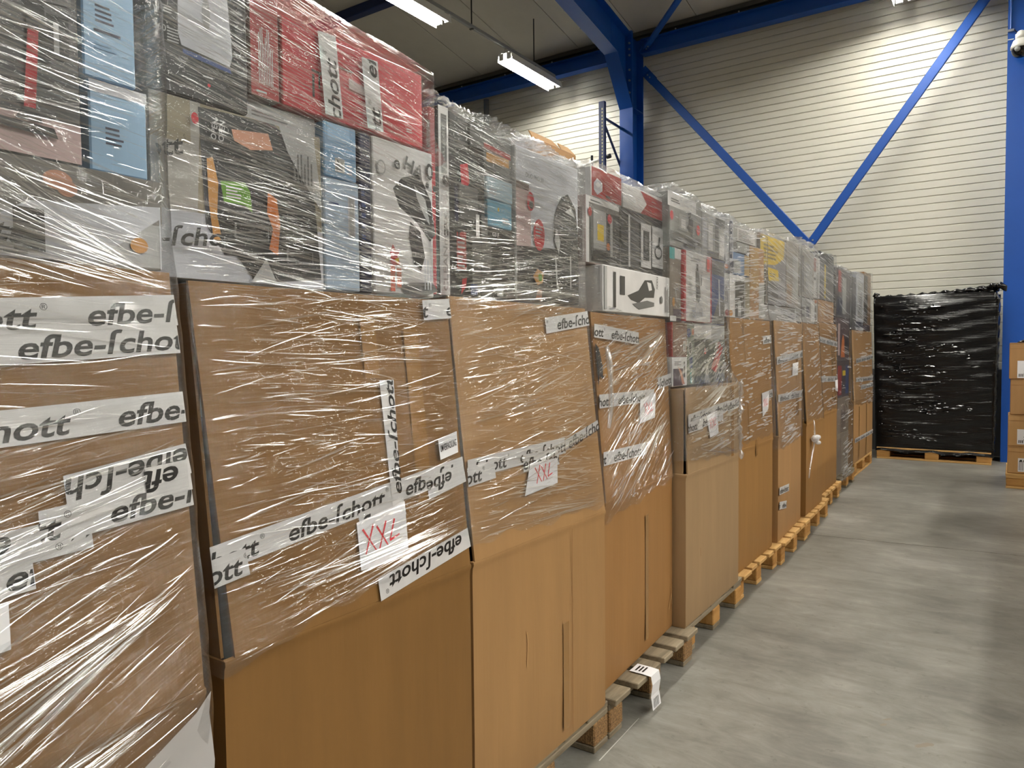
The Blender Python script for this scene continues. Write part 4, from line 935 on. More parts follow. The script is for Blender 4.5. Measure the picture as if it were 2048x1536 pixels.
GD['navy5'] = goods(5, 'navy_box', 'dark navy box behind gathered film at the far side of the fifth stack', .480, .690, 1.476, 1.796, .5, 'nav2', [('p', [(.50, 1.48), (.69, 1.48), (.69, 1.60), (.62, 1.62), (.57, 1.56)], 'gr'), ('p', [(.60, 1.70), (.615, 1.70), (.63, 1.52), (.61, 1.52)], 'sil'), ('r', .49, 1.72, .68, 1.79, 'mid')])
GD['top5'] = goods(5, 'kitchen_machine_box', 'grey box with kitchen machine photo on top of the fifth stack', .0, .372, 1.800, 2.035, .5, (146, 146, 144), [
    ('r', -.024, 1.97, .30, 2.03, 'wh'), ('l', .01, 1.99, .12, .02, 2, 'gr'), ('t', 'hott', .20, 1.965, .04, 'blk', -1.3, .02), ('r', .10, 1.88, .20, 1.95, 'lg'), ('r', .12, 1.89, .17, 1.93, 'wh'), ('p', [(.18, 1.90), (.24, 1.95), (.26, 1.94), (.25, 1.86)], 'mid'), ('e', .32, 1.905, .022, .024, (226, 90, 90)), ('e', .01, 1.93, .018, .02, 'red'), ('r', -.02, 1.83, .36, 1.865, 'gr'), ('r', .16, 1.81, .28, 1.85, 'dk')])
GD['topr5'] = goods(5, 'small_appliance_box', 'grey white box with small pictures at the far top corner of the fifth stack', .378, .690, 1.800, 2.005, .5, 'lg', [('r', .39, 1.84, .44, 1.96, 'sil'), ('r', .46, 1.82, .52, 1.95, 'wh'), ('r', .55, 1.84, .60, 1.97, 'gr'), ('r', .61, 1.82, .68, 1.92, 'wh'), ('r', .44, 1.805, .60, 1.83, 'mid'), ('r', .55, 1.96, .69, 2.0, 'mid')])
# ---- stack 6
GD['blk6'] = goods(6, 'fryer_box', 'white box with black fryer picture under the saw box', .032, .442, 1.530, 1.768, .5, 'wh', [('r', .05, 1.54, .06, 1.765, 'lg'), ('r', .22, 1.535, .36, 1.72, 'dk'), ('r', .26, 1.54, .31, 1.63, 'lg'), ('r', .22, 1.72, .36, 1.74, 'blk'), ('v', .07, 1.60, .05, .13, 3, 'gr'), ('e', .10, 1.555, .03, .016, 'red2'), ('e', .15, 1.555, .03, .016, 'amb'), ('r', .37, 1.532, .44, 1.765, 'beige')], side='blk')
GD['brn6'] = goods(6, 'kraft_box', 'plain kraft box standing at the far side of the sixth stack', .450, .690, 1.530, 1.955, .5, 'kraft', [('r', .46, 1.70, .60, 1.95, (176, 140, 84)), ('r', .60, 1.54, .69, 1.75, 'lg')])
GD['saw6'] = goods(6, 'saw_box', 'white box with a navy saw blade picture and upright lettering', -.035, .166, 1.772, 2.06, .45, 'sil', [('r', .105, 1.85, .150, 2.05, 'navy'), ('t', 'G3 Report', .119, 2.04, .024, 'wh', -PI/2, .02, .17), ('t', 'SV 2025', .052, 2.035, .026, 'navy', -PI/2, .0, .11), ('p', [(-.034, 1.90), (.0, 1.895), (.04, 1.86), (.055, 1.83), (.04, 1.80), (-.034, 1.80)], 'navy'), ('p', [(-.034, 1.773), (.165, 1.773), (.165, 1.84), (.10, 1.815), (.03, 1.78)], 'navy'), ('e', .06, 1.80, .03, .012, 'org')], dw=.01, side='sil')
GD['blue6'] = goods(6, 'blue_printed_box', 'blue box under the labelled white box beside the saw box', .172, .445, 1.772, 1.893, .45, (110, 140, 182), [('r', .18, 1.78, .30, 1.85, 'lg'), ('r', .36, 1.775, .44, 1.89, (186, 158, 110))])
GD['lab6'] = goods(6, 'labelled_box', 'grey box with a white text label at the top of the sixth stack', .172, .560, 1.957, 2.045, .45, 'lg', [('r', .25, 1.962, .53, 2.035, 'wh'), ('l', .27, 1.968, .24, .06, 7, 'gr')], dw=.0)
GD['fil6'] = goods(6, 'grey_box', 'grey box under the labelled box in the sixth stack', .172, .445, 1.896, 1.955, .45, 'gr', [('r', .25, 1.90, .40, 1.95, 'lg')])
# ---- stack 7
GD['low7'] = goods(7, 'flat_grey_box', 'flat grey box layer lying on the seventh carton', .0, .750, 1.540, 1.640, .6, (168, 168, 170), [('r', .40, 1.55, .70, 1.63, 'gr'), ('r', .55, 1.56, .68, 1.60, 'navy')], dw=-.01)
GD['yel7'] = goods(7, 'yellow_printed_box', 'large grey box with bright yellow printed panels', -.045, .470, 1.643, 2.075, .5, (136, 134, 140), [('p', [(-.044, 2.07), (.44, 2.07), (.42, 1.955), (.25, 1.90), (-.03, 1.885)], 'yel'), ('l', .02, 1.93, .30, .10, 4, (120, 100, 20)), ('p', [(-.04, 1.87), (.10, 1.86), (.05, 1.65), (-.04, 1.65)], 'blk'), ('p', [(.09, 1.875), (.30, 1.87), (.32, 1.80), (.12, 1.79)], 'yel'), ('l', .13, 1.82, .13, .03, 2, (120, 100, 20)), ('r', .06, 1.66, .30, 1.78, 'gr')], side='gr')
GD['gry7'] = goods(7, 'grey_box', 'tall grey brown box beside the yellow printed box', .476, .755, 1.643, 2.09, .5, (150, 144, 136), [('r', .49, 1.66, .60, 1.80, (150, 120, 90)), ('r', .62, 1.70, .74, 2.0, 'lg')])
# ---- stack 8
GD['bx8a'] = goods(8, 'striped_box', 'white box with dark stripes on the narrow tied carton', .005, .600, 1.556, 1.742, .5, 'lg', [('r', .02, 1.60, .25, 1.62, 'dk'), ('r', .02, 1.65, .25, 1.67, 'dk'), ('r', .30, 1.60, .40, 1.68, 'navy'), ('r', .45, 1.57, .58, 1.73, 'wh')])
GD['bx8b'] = goods(8, 'grey_box', 'grey box wrapped in cloudy film above the striped box', .06, .560, 1.745, 2.10, .5, (160, 156, 150), [('r', .08, 1.78, .22, 2.05, 'gr'), ('r', .28, 1.76, .50, 2.0, 'lg')])
# ---- stack 9
GD['phone9'] = goods(9, 'phone_picture_box', 'small white box with grey phone picture on the ninth carton', .01, .175, 1.588, 1.768, .45, 'wh', [('r', .045, 1.60, .14, 1.72, 'gr'), ('r', .06, 1.62, .125, 1.70, 'mid'), ('r', .012, 1.74, .17, 1.765, 'org')])
GD['kr9'] = goods(9, 'kraft_box', 'low kraft box beside the phone picture box', .182, .750, 1.588, 1.778, .45, 'kraft', [('r', .30, 1.60, .40, 1.76, (190, 148, 96))])
GD['wh9'] = goods(9, 'white_box', 'narrow white box with dark speckled top on the ninth stack', .01, .242, 1.782, 2.12, .45, 'wh', [('r', .02, 2.0, .12, 2.11, (150, 90, 80)), ('r', .02, 1.93, .10, 1.95, 'dk'), ('v', .13, 1.80, .10, .2, 3, 'lg')])
GD['dk9'] = goods(9, 'grey_box', 'dark grey box with a yellow stripe on the ninth stack', .248, .745, 1.782, 2.19, .45, (96, 98, 102), [('r', .40, 1.80, .45, 2.09, 'yel'), ('r', .25, 2.10, .74, 2.185, 'blk'), ('r', .50, 1.81, .72, 2.02, 'gr')])
# ---- stack 10: boxes from the pallet up
z = .146
for j, (h, c, lb, ar) in enumerate(((.40, (150, 138, 124), 'lowest greyish box of the fully wrapped stack', [('r', .05, .17, .3, .5, (120, 108, 98))]),
        (.34, (140, 126, 114), 'second greyish brown box of the fully wrapped stack', [('r', .3, .6, .5, .8, (110, 96, 90))]),
        (.36, (70, 58, 66), 'dark box with red and yellow print in the fully wrapped stack', [('r', .1, .92, .3, 1.2, 'red2'), ('r', .35, 1.1, .5, 1.15, 'yel'), ('r', .5, .92, .65, 1.2, 'nav2')]),
        (.40, (74, 52, 62), 'purple brown box with a person photo in the fully wrapped stack', [('p', [(.25, 1.28), (.45, 1.28), (.42, 1.45), (.36, 1.5), (.30, 1.45)], 'org'), ('r', .5, 1.3, .62, 1.5, 'dk'), ('r', .1, 1.3, .2, 1.6, 'pink')]),
        (.46, (92, 88, 92), 'grey topmost box of the fully wrapped stack', [('r', .1, 1.9, .25, 2.1, 'red2'), ('r', .3, 1.7, .5, 2.05, 'lg'), ('r', .05, 1.68, .3, 1.85, 'navy')]))):
    GD['t10%d' % j] = goods(10, 'retail_box', lb, .005, .695, z, z+h, .9, c, ar); z += h+.003
# ---- stack 11
GD['l11'] = goods(11, 'dark_box', 'dark purple grey box at the near side of the farthest stack', .01, .345, 1.570, 2.13, .45, (84, 80, 88), [('r', .05, 1.6, .3, 1.8, 'mid')])
GD['m11'] = goods(11, 'white_box', 'white box with grey picture on the farthest stack', .352, .815, 1.570, 2.20, .45, 'sil', [('r', .45, 1.70, .75, 2.1, 'lg'), ('p', [(.5, 1.75), (.7, 1.85), (.7, 2.0), (.55, 1.95)], 'gr'), ('r', .36, 1.60, .80, 1.66, 'navy')])
GD['r11'] = goods(11, 'brown_box', 'brown and black box at the far end of the farthest stack', .822, 1.265, 1.570, 2.24, .45, (142, 110, 78), [('r', .83, 1.65, 1.05, 2.2, 'blk'), ('r', .83, 1.575, 1.2, 1.64, 'purp')])

# printed tape across goods
G = GOFF[GD['grill'].name]
tape(2, -.043, 1.549, .078, 1.562, start=-.095, parent=G, yoff=-.016, clear=True)
tape(2, -.043, 1.700, .015, 1.716, start=-.21, parent=G, yoff=-.016, clear=True)
tape(1, .25, 1.512, .66, 1.516, start=.10, parent=GOFF[GD['low1'].name], yoff=-.012, clear=True)

# ================================================================== stretch film
HULL = {  # product part of the film: u left, u right, y left, y right, top left, top right
    1: (-.03, .815, .080, .080, 2.0, 1.905), 2: (-.055, .705, .098, .070, 2.09, 2.025), 3: (-.048, .735, .085, .080, 1.99, 1.965), 4: (.022, .738, .076, .036, 2.02, 2.01),
    5: (-.035, .702, .060, .040, 2.05, 2.02), 6: (-.045, .70, .080, .036, 2.07, 2.03), 7: (-.055, .768, .092, .012, 2.085, 2.10), 8: (.0, .612, .060, .050, 2.16, 2.15),
    9: (.0, .76, .060, .022, 2.14, 2.20), 10: (-.005, .705, .020, .020, 2.13, 2.13), 11: (.0, 1.28, .042, .022, 2.15, 2.25)}
HTOP = {2: (1.87, .652)}   # where the goods narrow above this height
VBOT = {1: (.20, .20), 2: (.80, .905), 3: (.862, .838), 4: (.752, .81), 5: (.872, .826), 6: (.847, .844), 7: (.73, .75), 8: (.84, .815), 9: (.843, .823), 10: (.10, .10), 11: (.77, .73)}
ANG = {1: [(.3, 28), (.9, 25), (1.1, 15), (1.25, 6), (1.38, 1), (1.46, -10), (1.56, -14), (1.7, -3), (1.95, -6)],
       2: [(.8, 8), (1.0, 6), (1.2, 2), (1.42, -1), (1.50, -3), (1.58, -5), (1.75, -9), (2.05, -11)],
       3: [(.85, -4), (1.0, -4), (1.2, 5), (1.4, 6), (1.55, 4), (1.68, -1), (1.8, -5), (2.0, -6)],
       4: [(.75, 32), (1.0, 30), (1.25, 18), (1.45, 4), (1.6, 2), (1.75, -6), (2.0, -10)],
       5: [(.85, 0), (1.0, 4), (1.15, 8), (1.3, 20), (1.45, 5), (1.6, -6), (1.8, -3), (2.0, 1)],
       6: [(.85, 1), (1.1, 5), (1.3, 6), (1.5, 4), (1.7, 8), (2.0, 6)], 7: [(.75, 3), (1.1, 4), (1.4, 4), (1.62, -6), (1.9, -12), (2.1, -10)],
       8: [(.8, 10), (1.3, 6), (1.6, -3), (1.8, -10), (2.1, -9)], 9: [(.8, 0), (1.3, 2), (1.6, -5), (1.8, -8), (2.1, -7)],
       10: [(.2, 3), (.8, 3), (1.3, -4), (1.8, -7), (2.1, -6)], 11: [(.8, 1), (1.3, 2), (1.6, -4), (1.8, -7), (2.2, -6)]}
def ang(k, v):
    a = ANG[k]; return np.interp(v, [p[0] for p in a], [p[1] for p in a])
def hull_at(k, u01, z):
    """outline of the film at height z (arrays): left u, right u, front y at the near and far end"""
    L = LEN[k]; h = HULL[k]; la, lb = LEAN[k]; zt = TOPC.get(k, .2)
    zs = np.array([0, CR, zt-.01, zt+.05, zt+.14, 3.0]); f = lambda *v: np.interp(z, zs, v)
    mid = lambda a, b, t: a+(b-a)*t
    uL = f(0, 0, .0, mid(0, h[0], .7), h[0], h[0]); uR = f(L, L, L-.004, mid(L, h[1], .7), h[1], h[1])
    yL = f(0, 0, la, mid(la, h[2], .75), h[2], h[2]); yR = f(0, 0, lb, mid(lb, h[3], .75), h[3], h[3])
    if k in HTOP: uR = np.where(z > HTOP[k][0]-.06, np.interp(z, [HTOP[k][0]-.06, HTOP[k][0]], [h[1], HTOP[k][1]]), uR)
    return uL, uR, yL, yR
OFF = .0135
def film_noise(k, s, v):
    """gentle waves of the film across its pull direction"""
    s = s+0.0*np.asarray(v); b = v-np.tan(np.radians(np.clip(ang(k, v), -50, 50)))*s*.8
    r = np.random.default_rng(100+k); o = 0.0*s
    for (kb, ks, am) in ((34, 2.1, .0020), (61, 3.3, .0013), (103, 5.1, .0008), (17, 4.0, .0018)):
        o += am*np.sin(kb*b+ks*np.sin(3*s+r.uniform(0, 6))+r.uniform(0, 6))*np.sin(ks*s*2+r.uniform(0, 6)+kb*.1*v)
    return o
def grid_mesh(name, P, UVm, mat, closed=False):
    nr, nc = P.shape[:2]; me = bpy.data.meshes.new(name)
    idx = np.arange(nr*nc).reshape(nr, nc)
    a = idx[:-1, :-1].ravel(); b = idx[:-1, 1:].ravel(); c = idx[1:, 1:].ravel(); d = idx[1:, :-1].ravel()
    F = np.stack([a, b, c, d], 1)
    me.vertices.add(nr*nc); me.vertices.foreach_set('co', P.reshape(-1))
    me.loops.add(F.size); me.loops.foreach_set('vertex_index', F.ravel().astype(np.int32))
    me.polygons.add(len(F)); me.polygons.foreach_set('loop_start', np.arange(0, F.size, 4, dtype=np.int32))
    me.polygons.foreach_set('use_smooth', np.ones(len(F), bool))
    uv = me.uv_layers.new(name='Pull'); uv.data.foreach_set('uv', UVm.reshape(-1, 2)[F.ravel()].astype(np.float32).ravel())
    me.materials.append(mat); me.update(calc_edges=True); me.validate(); return me

def film_point(k, u01, z, out=0.0):
    """a point on the front sheet of the film"""
    uL, uR, yL, yR = hull_at(k, u01, z)
    u = uL+(uR-uL)*u01
    return u, (yL+(yR-yL)*u01)-OFF-film_noise(k, u, z)-out

def film(k, label, mat='film', nf=120, nr=110, jag=.012):
    L, D = LEN[k], DEP[k]; h = HULL[k]; vb = VBOT[k]
    t = thing('stretch_film', label, 'plastic film', (0, 0, 0), 0, 'stretch film wraps of the row'); place(t, mat_of(k))
    r = np.random.default_rng(50+k)
    # perimeter samples: far side, front (from far to near is reversed), near side, back
    nn, nb = 26, 10
    cols = [('N', x) for x in np.linspace(1, 0, nn, endpoint=False)]+[('F', x) for x in np.linspace(0, 1, nf, endpoint=False)]+[('R', x) for x in np.linspace(0, 1, nn, endpoint=False)]+[('B', x) for x in np.linspace(0, 1, nb+1)]
    nc = len(cols); rows = nr+9
    P = np.zeros((rows, nc, 3)); UVm = np.zeros((rows, nc, 2))
    T = np.linspace(0, 1, nr)
    per = 0
    for c, (sd, x) in enumerate(cols):
        u01 = {'N': 0.0, 'F': x, 'R': 1.0, 'B': 1-x}[sd]
        bot = vb[0]+(vb[1]-vb[0])*u01+jag*math.sin(u01*9+k)*math.sin(u01*23+k*2)*(1 if sd == 'F' else .3)
        top = h[4]+(h[5]-h[4])*u01+(.003 if k in (1, 2, 4) else .010)*math.sin(u01*7+k)*math.sin(13*u01+2*k)+r.normal(0, .0005 if k in (1, 2, 4) else .0035)
        z = bot+(top-bot)*T
        uL, uR, yL, yR = hull_at(k, u01, z); yB = np.interp(z, [0, 1.45, 1.6, 3], [D+.01, D+.01, D-.05, D-.05])
        if sd == 'F':
            s = uL+(uR-uL)*x; nz = film_noise(k, s, z); e = min(1, 14*x, 14*(1-x))
            X = s; Y = yL+(yR-yL)*x-OFF-nz*e; S = s
            if x == 0: X = X-OFF*.9
        elif sd == 'N':
            nz = film_noise(k+30 if k+30 in ANG else k, x*D, z); X = uL-OFF-nz*.6; Y = yL+(yB-yL)*x; S = -x*D
        elif sd == 'R':
            X = uR+OFF+film_noise(k, x*D, z)*.6; Y = yR+(yB-yR)*x; S = L+x*D
        else:
            X = uR+(uL-uR)*x; Y = yB+0*z; S = L+D+x*L
        P[:nr, c, 0] = X; P[:nr, c, 1] = Y; P[:nr, c, 2] = z; UVm[:nr, c, 0] = S; UVm[:nr, c, 1] = z-np.tan(np.radians(ang(k, z)))*S
        # the film turned over on to the goods at the top, crumpled
        cxm = (h[0]+h[1])/2; cym = D/2
        for j in range(9):
            q = (j+1)/9; f = q*.26
            px, py = X[-1], Y[-1]
            jt = .0012 if k in (1, 2, 4) else .004; zz = top+.006*math.sin(q*PI)+r.normal(0, jt)-.012*q
            P[nr+j, c] = (px+(cxm-px)*f*.55+r.normal(0, jt*.8), py+(cym-py)*f+r.normal(0, jt*.8), zz)
            UVm[nr+j, c] = (S[-1] if hasattr(S, '__len__') else S, zz+q*.2)
    # smooth the outline of the top so that it hangs between its folds
    o = link('film', grid_mesh('film', P, UVm, MT[mat]), t)
    return t

def creases(k, t, n, zmin=None, zmax=None, wid=(.0010, .0026), side=False, name='crease', mat='crease', seed=0, fan=None, lmean=.07):
    """narrow raised pleats in the front sheet, lying along the pull of the film"""
    r = np.random.default_rng(1000+k*7+seed); h = HULL[k]; V = []; F = []
    made = 0; fans = list(fan or [])
    while made < n:
        cu, cz = r.uniform(0, 1), r.uniform(zmin or VBOT[k][0], zmax or max(h[4], h[5])-.01)
        a0 = float(ang(k, cz))+r.normal(0, 5 if k < 5 else 1.6)
        fn = fans.pop() if fans else None
        for _ in range(fn[3] if fn else r.integers(2, 9)):
            if made >= n and not fn: break
            made += 1
            Lc = float(np.clip(r.exponential(lmean), .012, .5)); a = math.radians(a0+r.normal(0, 2.2 if k < 5 else .9)); w = r.uniform(*wid)
            u0 = cu*LEN[k]+r.normal(0, .09); z0 = cz+r.normal(0, .03); ns = max(5, int(Lc/.02)); curve = r.normal(0, .25 if k < 5 else .08)
            if fn:      # pleats that run together towards a caught corner of the film
                a = math.radians(r.uniform(fn[2][0], fn[2][1])); Lc = r.uniform(.15, .45); d0 = r.uniform(.03, .2)+Lc/2; curve = 0
                u0 = fn[0]-d0*math.cos(a); z0 = fn[1]-d0*math.sin(a)+r.normal(0, .006); ns = max(5, int(Lc/.02))
            base = len(V); ok = True; pts = []
            for i in range(ns+1):
                q = i/ns; s = (q-.5)*Lc; aa = a+curve*s
                uu, zz = u0+s*math.cos(aa), z0+s*math.sin(aa)
                vb = VBOT[k][0]+(VBOT[k][1]-VBOT[k][0])*uu/LEN[k]
                u01 = uu/LEN[k]
                if u01 < .005 or u01 > .995 or zz < vb+.004 or zz > h[4]+(h[5]-h[4])*u01-.006: ok = False; break
                x, y = film_point(k, u01, zz, .0012); pts.append((x, y, zz, q, aa))
            if not ok:
                if fn and len(pts) > 5: pts = [(p[0], p[1], p[2], i/(len(pts)-1), p[4]) for i, p in enumerate(pts)]; ns = len(pts)-1
                else: made -= .85; continue
            th = r.normal(23, 9); ph = r.uniform(0, 6.28)
            for (x, y, zz, q, aa) in pts:
                # a lap of film: attached along its upper edge, standing off at the lower edge
                ww = w*min(1, 4*q+.12, 4*(1-q)+.12); dx, dz = -math.sin(aa), math.cos(aa)
                t1 = math.radians(th+3.5*math.sin(ph+11*q*Lc/.1)); t0, t2 = t1-.07, t1+.07
                o1 = ww*.5*math.tan(t0); o2 = o1+ww*.5*math.tan(t2)
                V += [(x+dx*ww*.5, y, zz+dz*ww*.5), (x, y-o1, zz), (x-dx*ww*.5, y-o2, zz-dz*ww*.5)]
            for i in range(ns):
                for j in range(2):
                    b = base+i*3+j; F.append((b, b+1, b+4, b+3))
    me = bpy.data.meshes.new(name); me.from_pydata(V, [], F); me.materials.append(MT[mat]); me.polygons.foreach_set('use_smooth', [True]*len(F)); me.update()
    o = link(name, me, t); o['kind'] = 'stuff'; return o
FILM = {}
FANS = {1: [(.815, 1.45, (-38, -6), 60), (.82, 1.0, (14, 32), 45), (.81, .83, (10, 26), 30)], 2: [(.70, 1.50, (-24, -4), 50), (.70, 1.86, (-20, -5), 30), (.69, .93, (0, 14), 25)],
        3: [(.73, 1.10, (4, 16), 25), (.725, .85, (-8, 3), 20), (.73, 1.55, (2, 14), 30)], 4: [(.71, 1.45, (10, 34), 40), (.71, 1.1, (20, 40), 30)], 5: [(.75, .83, (-14, 4), 25), (.70, 1.25, (5, 24), 25)]}
LMEAN = {1: .12, 2: .085, 3: .08, 4: .09, 7: .14, 8: .12, 9: .14, 10: .14, 11: .16}
for k, lb, mt, nf, nr, nc, wd in (
    (1, 'clear film round the nearest stack, cloudy with fanned creases', 'filmheavy', 150, 130,  1400, (.0010, .0032)),
    (2, 'clear film round the second stack with long slanting creases', 'film', 150, 120, 1400, (.0011, .0033)),
    (3, 'crumpled film round the third stack with the cleaner box', 'filmheavy', 140, 110, 1500, (.0013, .0038)),
    (4, 'film round the fourth stack pulled up steeply to the right', 'film', 120, 100, 1050, (.0018, .0045)),
    (5, 'film round the fifth stack bunched over the tool boxes', 'filmheavy', 110, 100, 900, (.003, .007)),
    (6, 'film round the sixth stack with the saw box', 'film', 90, 90, 650, (.0035, .008)),
    (7, 'greyish film round the stack with the yellow printed box', 'filmheavy', 80, 80, 650, (.004, .009)),
    (8, 'film round the narrow stack with the knotted rope', 'film', 60, 80, 400, (.005, .010)),
    (9, 'film round the ninth stack with crumpled silvery top', 'film', 60, 80, 450, (.005, .010)),
    (10, 'film reaching down to the pallet of the tenth stack', 'film', 60, 90, 450, (.005, .010)),
    (11, 'film round the farthest wide stack of the row', 'film', 80, 80, 450, (.005, .011))):
    FILM[k] = film(k, lb, mt, nf, nr)
    if k != 10: creases(k, FILM[k], int(nc*(.75 if k < 6 else .35)), zmin=TOPC[k], wid=(wd[0]*1.35, wd[1]*1.4) if k < 6 else wd, seed=3, lmean=LMEAN.get(k, .07)*1.15, mat='crease' if k < 6 else 'creasefar')
    creases(k, FILM[k], nc if k < 6 else int(nc*.55), wid=wd, fan=FANS.get(k), lmean=LMEAN.get(k, .07), mat='crease' if k < 6 else 'creasefar')
    if k in (4, 5): creases(k, FILM[k], nc//3, wid=wd, seed=9, mat='creasefar')

# milky film sheet at the lower corner of the nearest stack
m = MB(); n = 14; vs = []
for j in range(n+1):
    for i in range(n+1):
        a, b = i/n, j/n
        u = .36+.462*a; vt = .55+.26*a; z = .30+(vt-.30)*b
        vs.append((u, -.022-.004*math.sin(30*(z-.5*u))-.003*math.sin(55*(z-.6*u)+2)+(.012 if i == n else 0), z))
m.add(vs, [(j*(n+1)+i, j*(n+1)+i+1, (j+1)*(n+1)+i+1, (j+1)*(n+1)+i) for j in range(n) for i in range(n)])
m.obj('milky_sheet', MT['whitefilm'], FILM[1], smooth=True)
# gathered film edge running down the far corner of the fifth carton
m = MB(); pts = []
for i in range(30):
    q = i/29; pts.append((.755+.010*math.sin(q*9), -.012-.004*math.sin(q*21), 1.19-.40*q))
m.tube(pts, [.010+.005*math.sin(i*1.9) for i in range(30)], 7); m.obj('gathered_edge', MT['rope'], FILM[5], smooth=True)
# knot and rope on the eighth carton
m = MB()
for (x, y, z_, rr) in ((.15, -.03, .68, .028), (.19, -.04, .695, .022), (.125, -.035, .70, .02), (.16, -.05, .66, .018)):
    m.tube([(x-rr, y, z_), (x-rr*.5, y, z_+rr*.5), (x+rr*.5, y-.008, z_+rr*.4), (x+rr, y, z_-rr*.2)], [rr*.4, rr*.9, rr*.8, rr*.3], 8)
m.obj('knot', MT['whitefilm'], FILM[8], smooth=True)
m = MB(); m.tube([(.15, -.03, .67), (.10, -.022, .58), (.05, -.02, .50), (.03, -.015, .42)], [.008, .007, .006, .004], 6)
m.tube([(.16, -.03, .70), (.17, -.025, .78), (.17, -.02, .83)], [.008, .006, .005], 6); m.obj('film_rope', MT['rope'], FILM[8], smooth=True)
# torn flap of film hanging from the third stack's film, over the gap
m = MB(); pts = [(.735, -.01, 1.36), (.752, -.012, 1.30), (.742, -.02, 1.24), (.756, -.014, 1.16), (.742, -.012, 1.09)]
m.tube(pts, [.007, .011, .008, .010, .006], 7); m.obj('gathered_edge', MT['rope'], FILM[3], smooth=True)

# ================================================================== pallet wrapped in black film before the wall
t = thing('wrapped_pallet_load', 'tall pallet load wrapped in glossy black film before the ribbed wall', 'pallet load', (-1.36, 10.085, .1462))
def black_load():
    Lx, Dy, H = 1.235, .74, 1.869; nz, nxs = 60, 50; cols = []
    for i in range(nxs): cols.append(('F', i/nxs))
    for i in range(14): cols.append(('R', i/14))
    for i in range(12): cols.append(('B', i/12))
    for i in range(14): cols.append(('L', i/14))
    n = len(cols); vs = []; fs = []; r = np.random.default_rng(3)
    for j in range(nz+1):
        z_ = H*j/nz; sl = .035*z_/H
        for sd, q in cols:
            w = .004*math.sin(40*z_+3*math.sin(4*q))+.003*math.sin(83*z_+5*q)+.006*math.sin(6*q+3*z_)
            x0, x1 = -.045*z_/H, Lx+.035*z_/H
            if j > nz-3: w -= .012*(j-nz+3)
            if sd == 'F': p = (x0+(x1-x0)*q, -w, z_)
            elif sd == 'R': p = (x1+w, Dy*q, z_)
            elif sd == 'B': p = (x1+(x0-x1)*q, Dy+w, z_)
            else: p = (x0-w, Dy*(1-q), z_)
            vs.append(p)
    for j in range(nz):
        for i in range(n): fs.append((j*n+i, j*n+(i+1) % n, (j+1)*n+(i+1) % n, (j+1)*n+i))
    fs.append(tuple(nz*n+i for i in range(n))); fs.append(tuple(range(n-1, -1, -1)))
    m = MB(); m.add(vs, fs); return m
black_load().obj('film_cover', MT['blackfilm'], t, smooth=True)
V = []; F = []; r = np.random.default_rng(12)
for _ in range(75):
    cx_, cz_ = r.normal(.42, .26), r.uniform(.05, 1.82); a0 = r.normal(2, 4)
    for _ in range(r.integers(2, 6)):
        Lc = float(np.clip(r.exponential(.09), .02, .35)); a = math.radians(a0+r.normal(0, 2)); w_ = r.uniform(.006, .014); th = r.normal(33, 12); ns = 6; base = len(V)
        u0, z0 = cx_+r.normal(0, .05), cz_+r.normal(0, .03)
        if not (.03 < u0-Lc/2 and u0+Lc/2 < 1.2 and .03 < z0 < 1.8): continue
        for i in range(ns+1):
            q = i/ns; s_ = (q-.5)*Lc; ww = w_*min(1, 4*q+.1, 4*(1-q)+.1); x, z_ = u0+s_*math.cos(a), z0+s_*math.sin(a); o = ww*math.tan(math.radians(th+4*math.sin(9*q)))
            V += [(x, -.013, z_+ww/2), (x, -.013-o, z_-ww/2), (x, -.013, z_-ww/2-.001)]
        for i in range(ns):
            for j in range(2): b = base+3*i+j; F.append((b, b+1, b+4, b+3))
me = bpy.data.meshes.new('crease'); me.from_pydata(V, [], F); me.materials.append(MT['blackfilm2']); me.update()
o = link('crease', me, t); o['kind'] = 'stuff'
m = MB(); r = np.random.default_rng(4)
pts = [(-.04+1.30*i/40, .10+.02*math.sin(i), 1.859+.055*(i/40)**2+.012*math.sin(i*1.7)) for i in range(41)]
m.tube(pts, [.012+.022*(i/40)**2+.010*abs(math.sin(i*2.3)) for i in range(41)], 9)
m.tube([(1.22, .08, 1.914), (1.27, .05, 1.934), (1.31, .06, 1.904), (1.325, .07, 1.864)], [.03, .04, .035, .01], 9)
m.tube([(1.15, .06, 1.904), (1.19, .04, 1.939), (1.24, .06, 1.924)], [.02, .03, .02], 8)
m.tube([(-.05, .05, 1.864), (-.03, .05, 1.899), (.02, .06, 1.889)], [.015, .022, .012], 8)
m.obj('gathered_film', MT['blackfilm'], t, smooth=True)
m = MB()
for i in range(40):
    a, b = i/40, (i+1)/40; f = lambda q, e: .012*math.sin(17*q)*e+.006*math.sin(41*q)*e
    m.add([(a*1.235, -.019, -.05+f(a, 1)), (b*1.235, -.019, -.05+f(b, 1)), (b*1.235, -.008, .01), (a*1.235, -.008, .01)], [(0, 1, 2, 3)])
m.obj('film_skirt', MT['blackfilm'], t, smooth=True)
pallet('long side pine pallet under the black wrapped load', -1.347, 10.072, 0, 'pine', True, group='long side pine pallets')

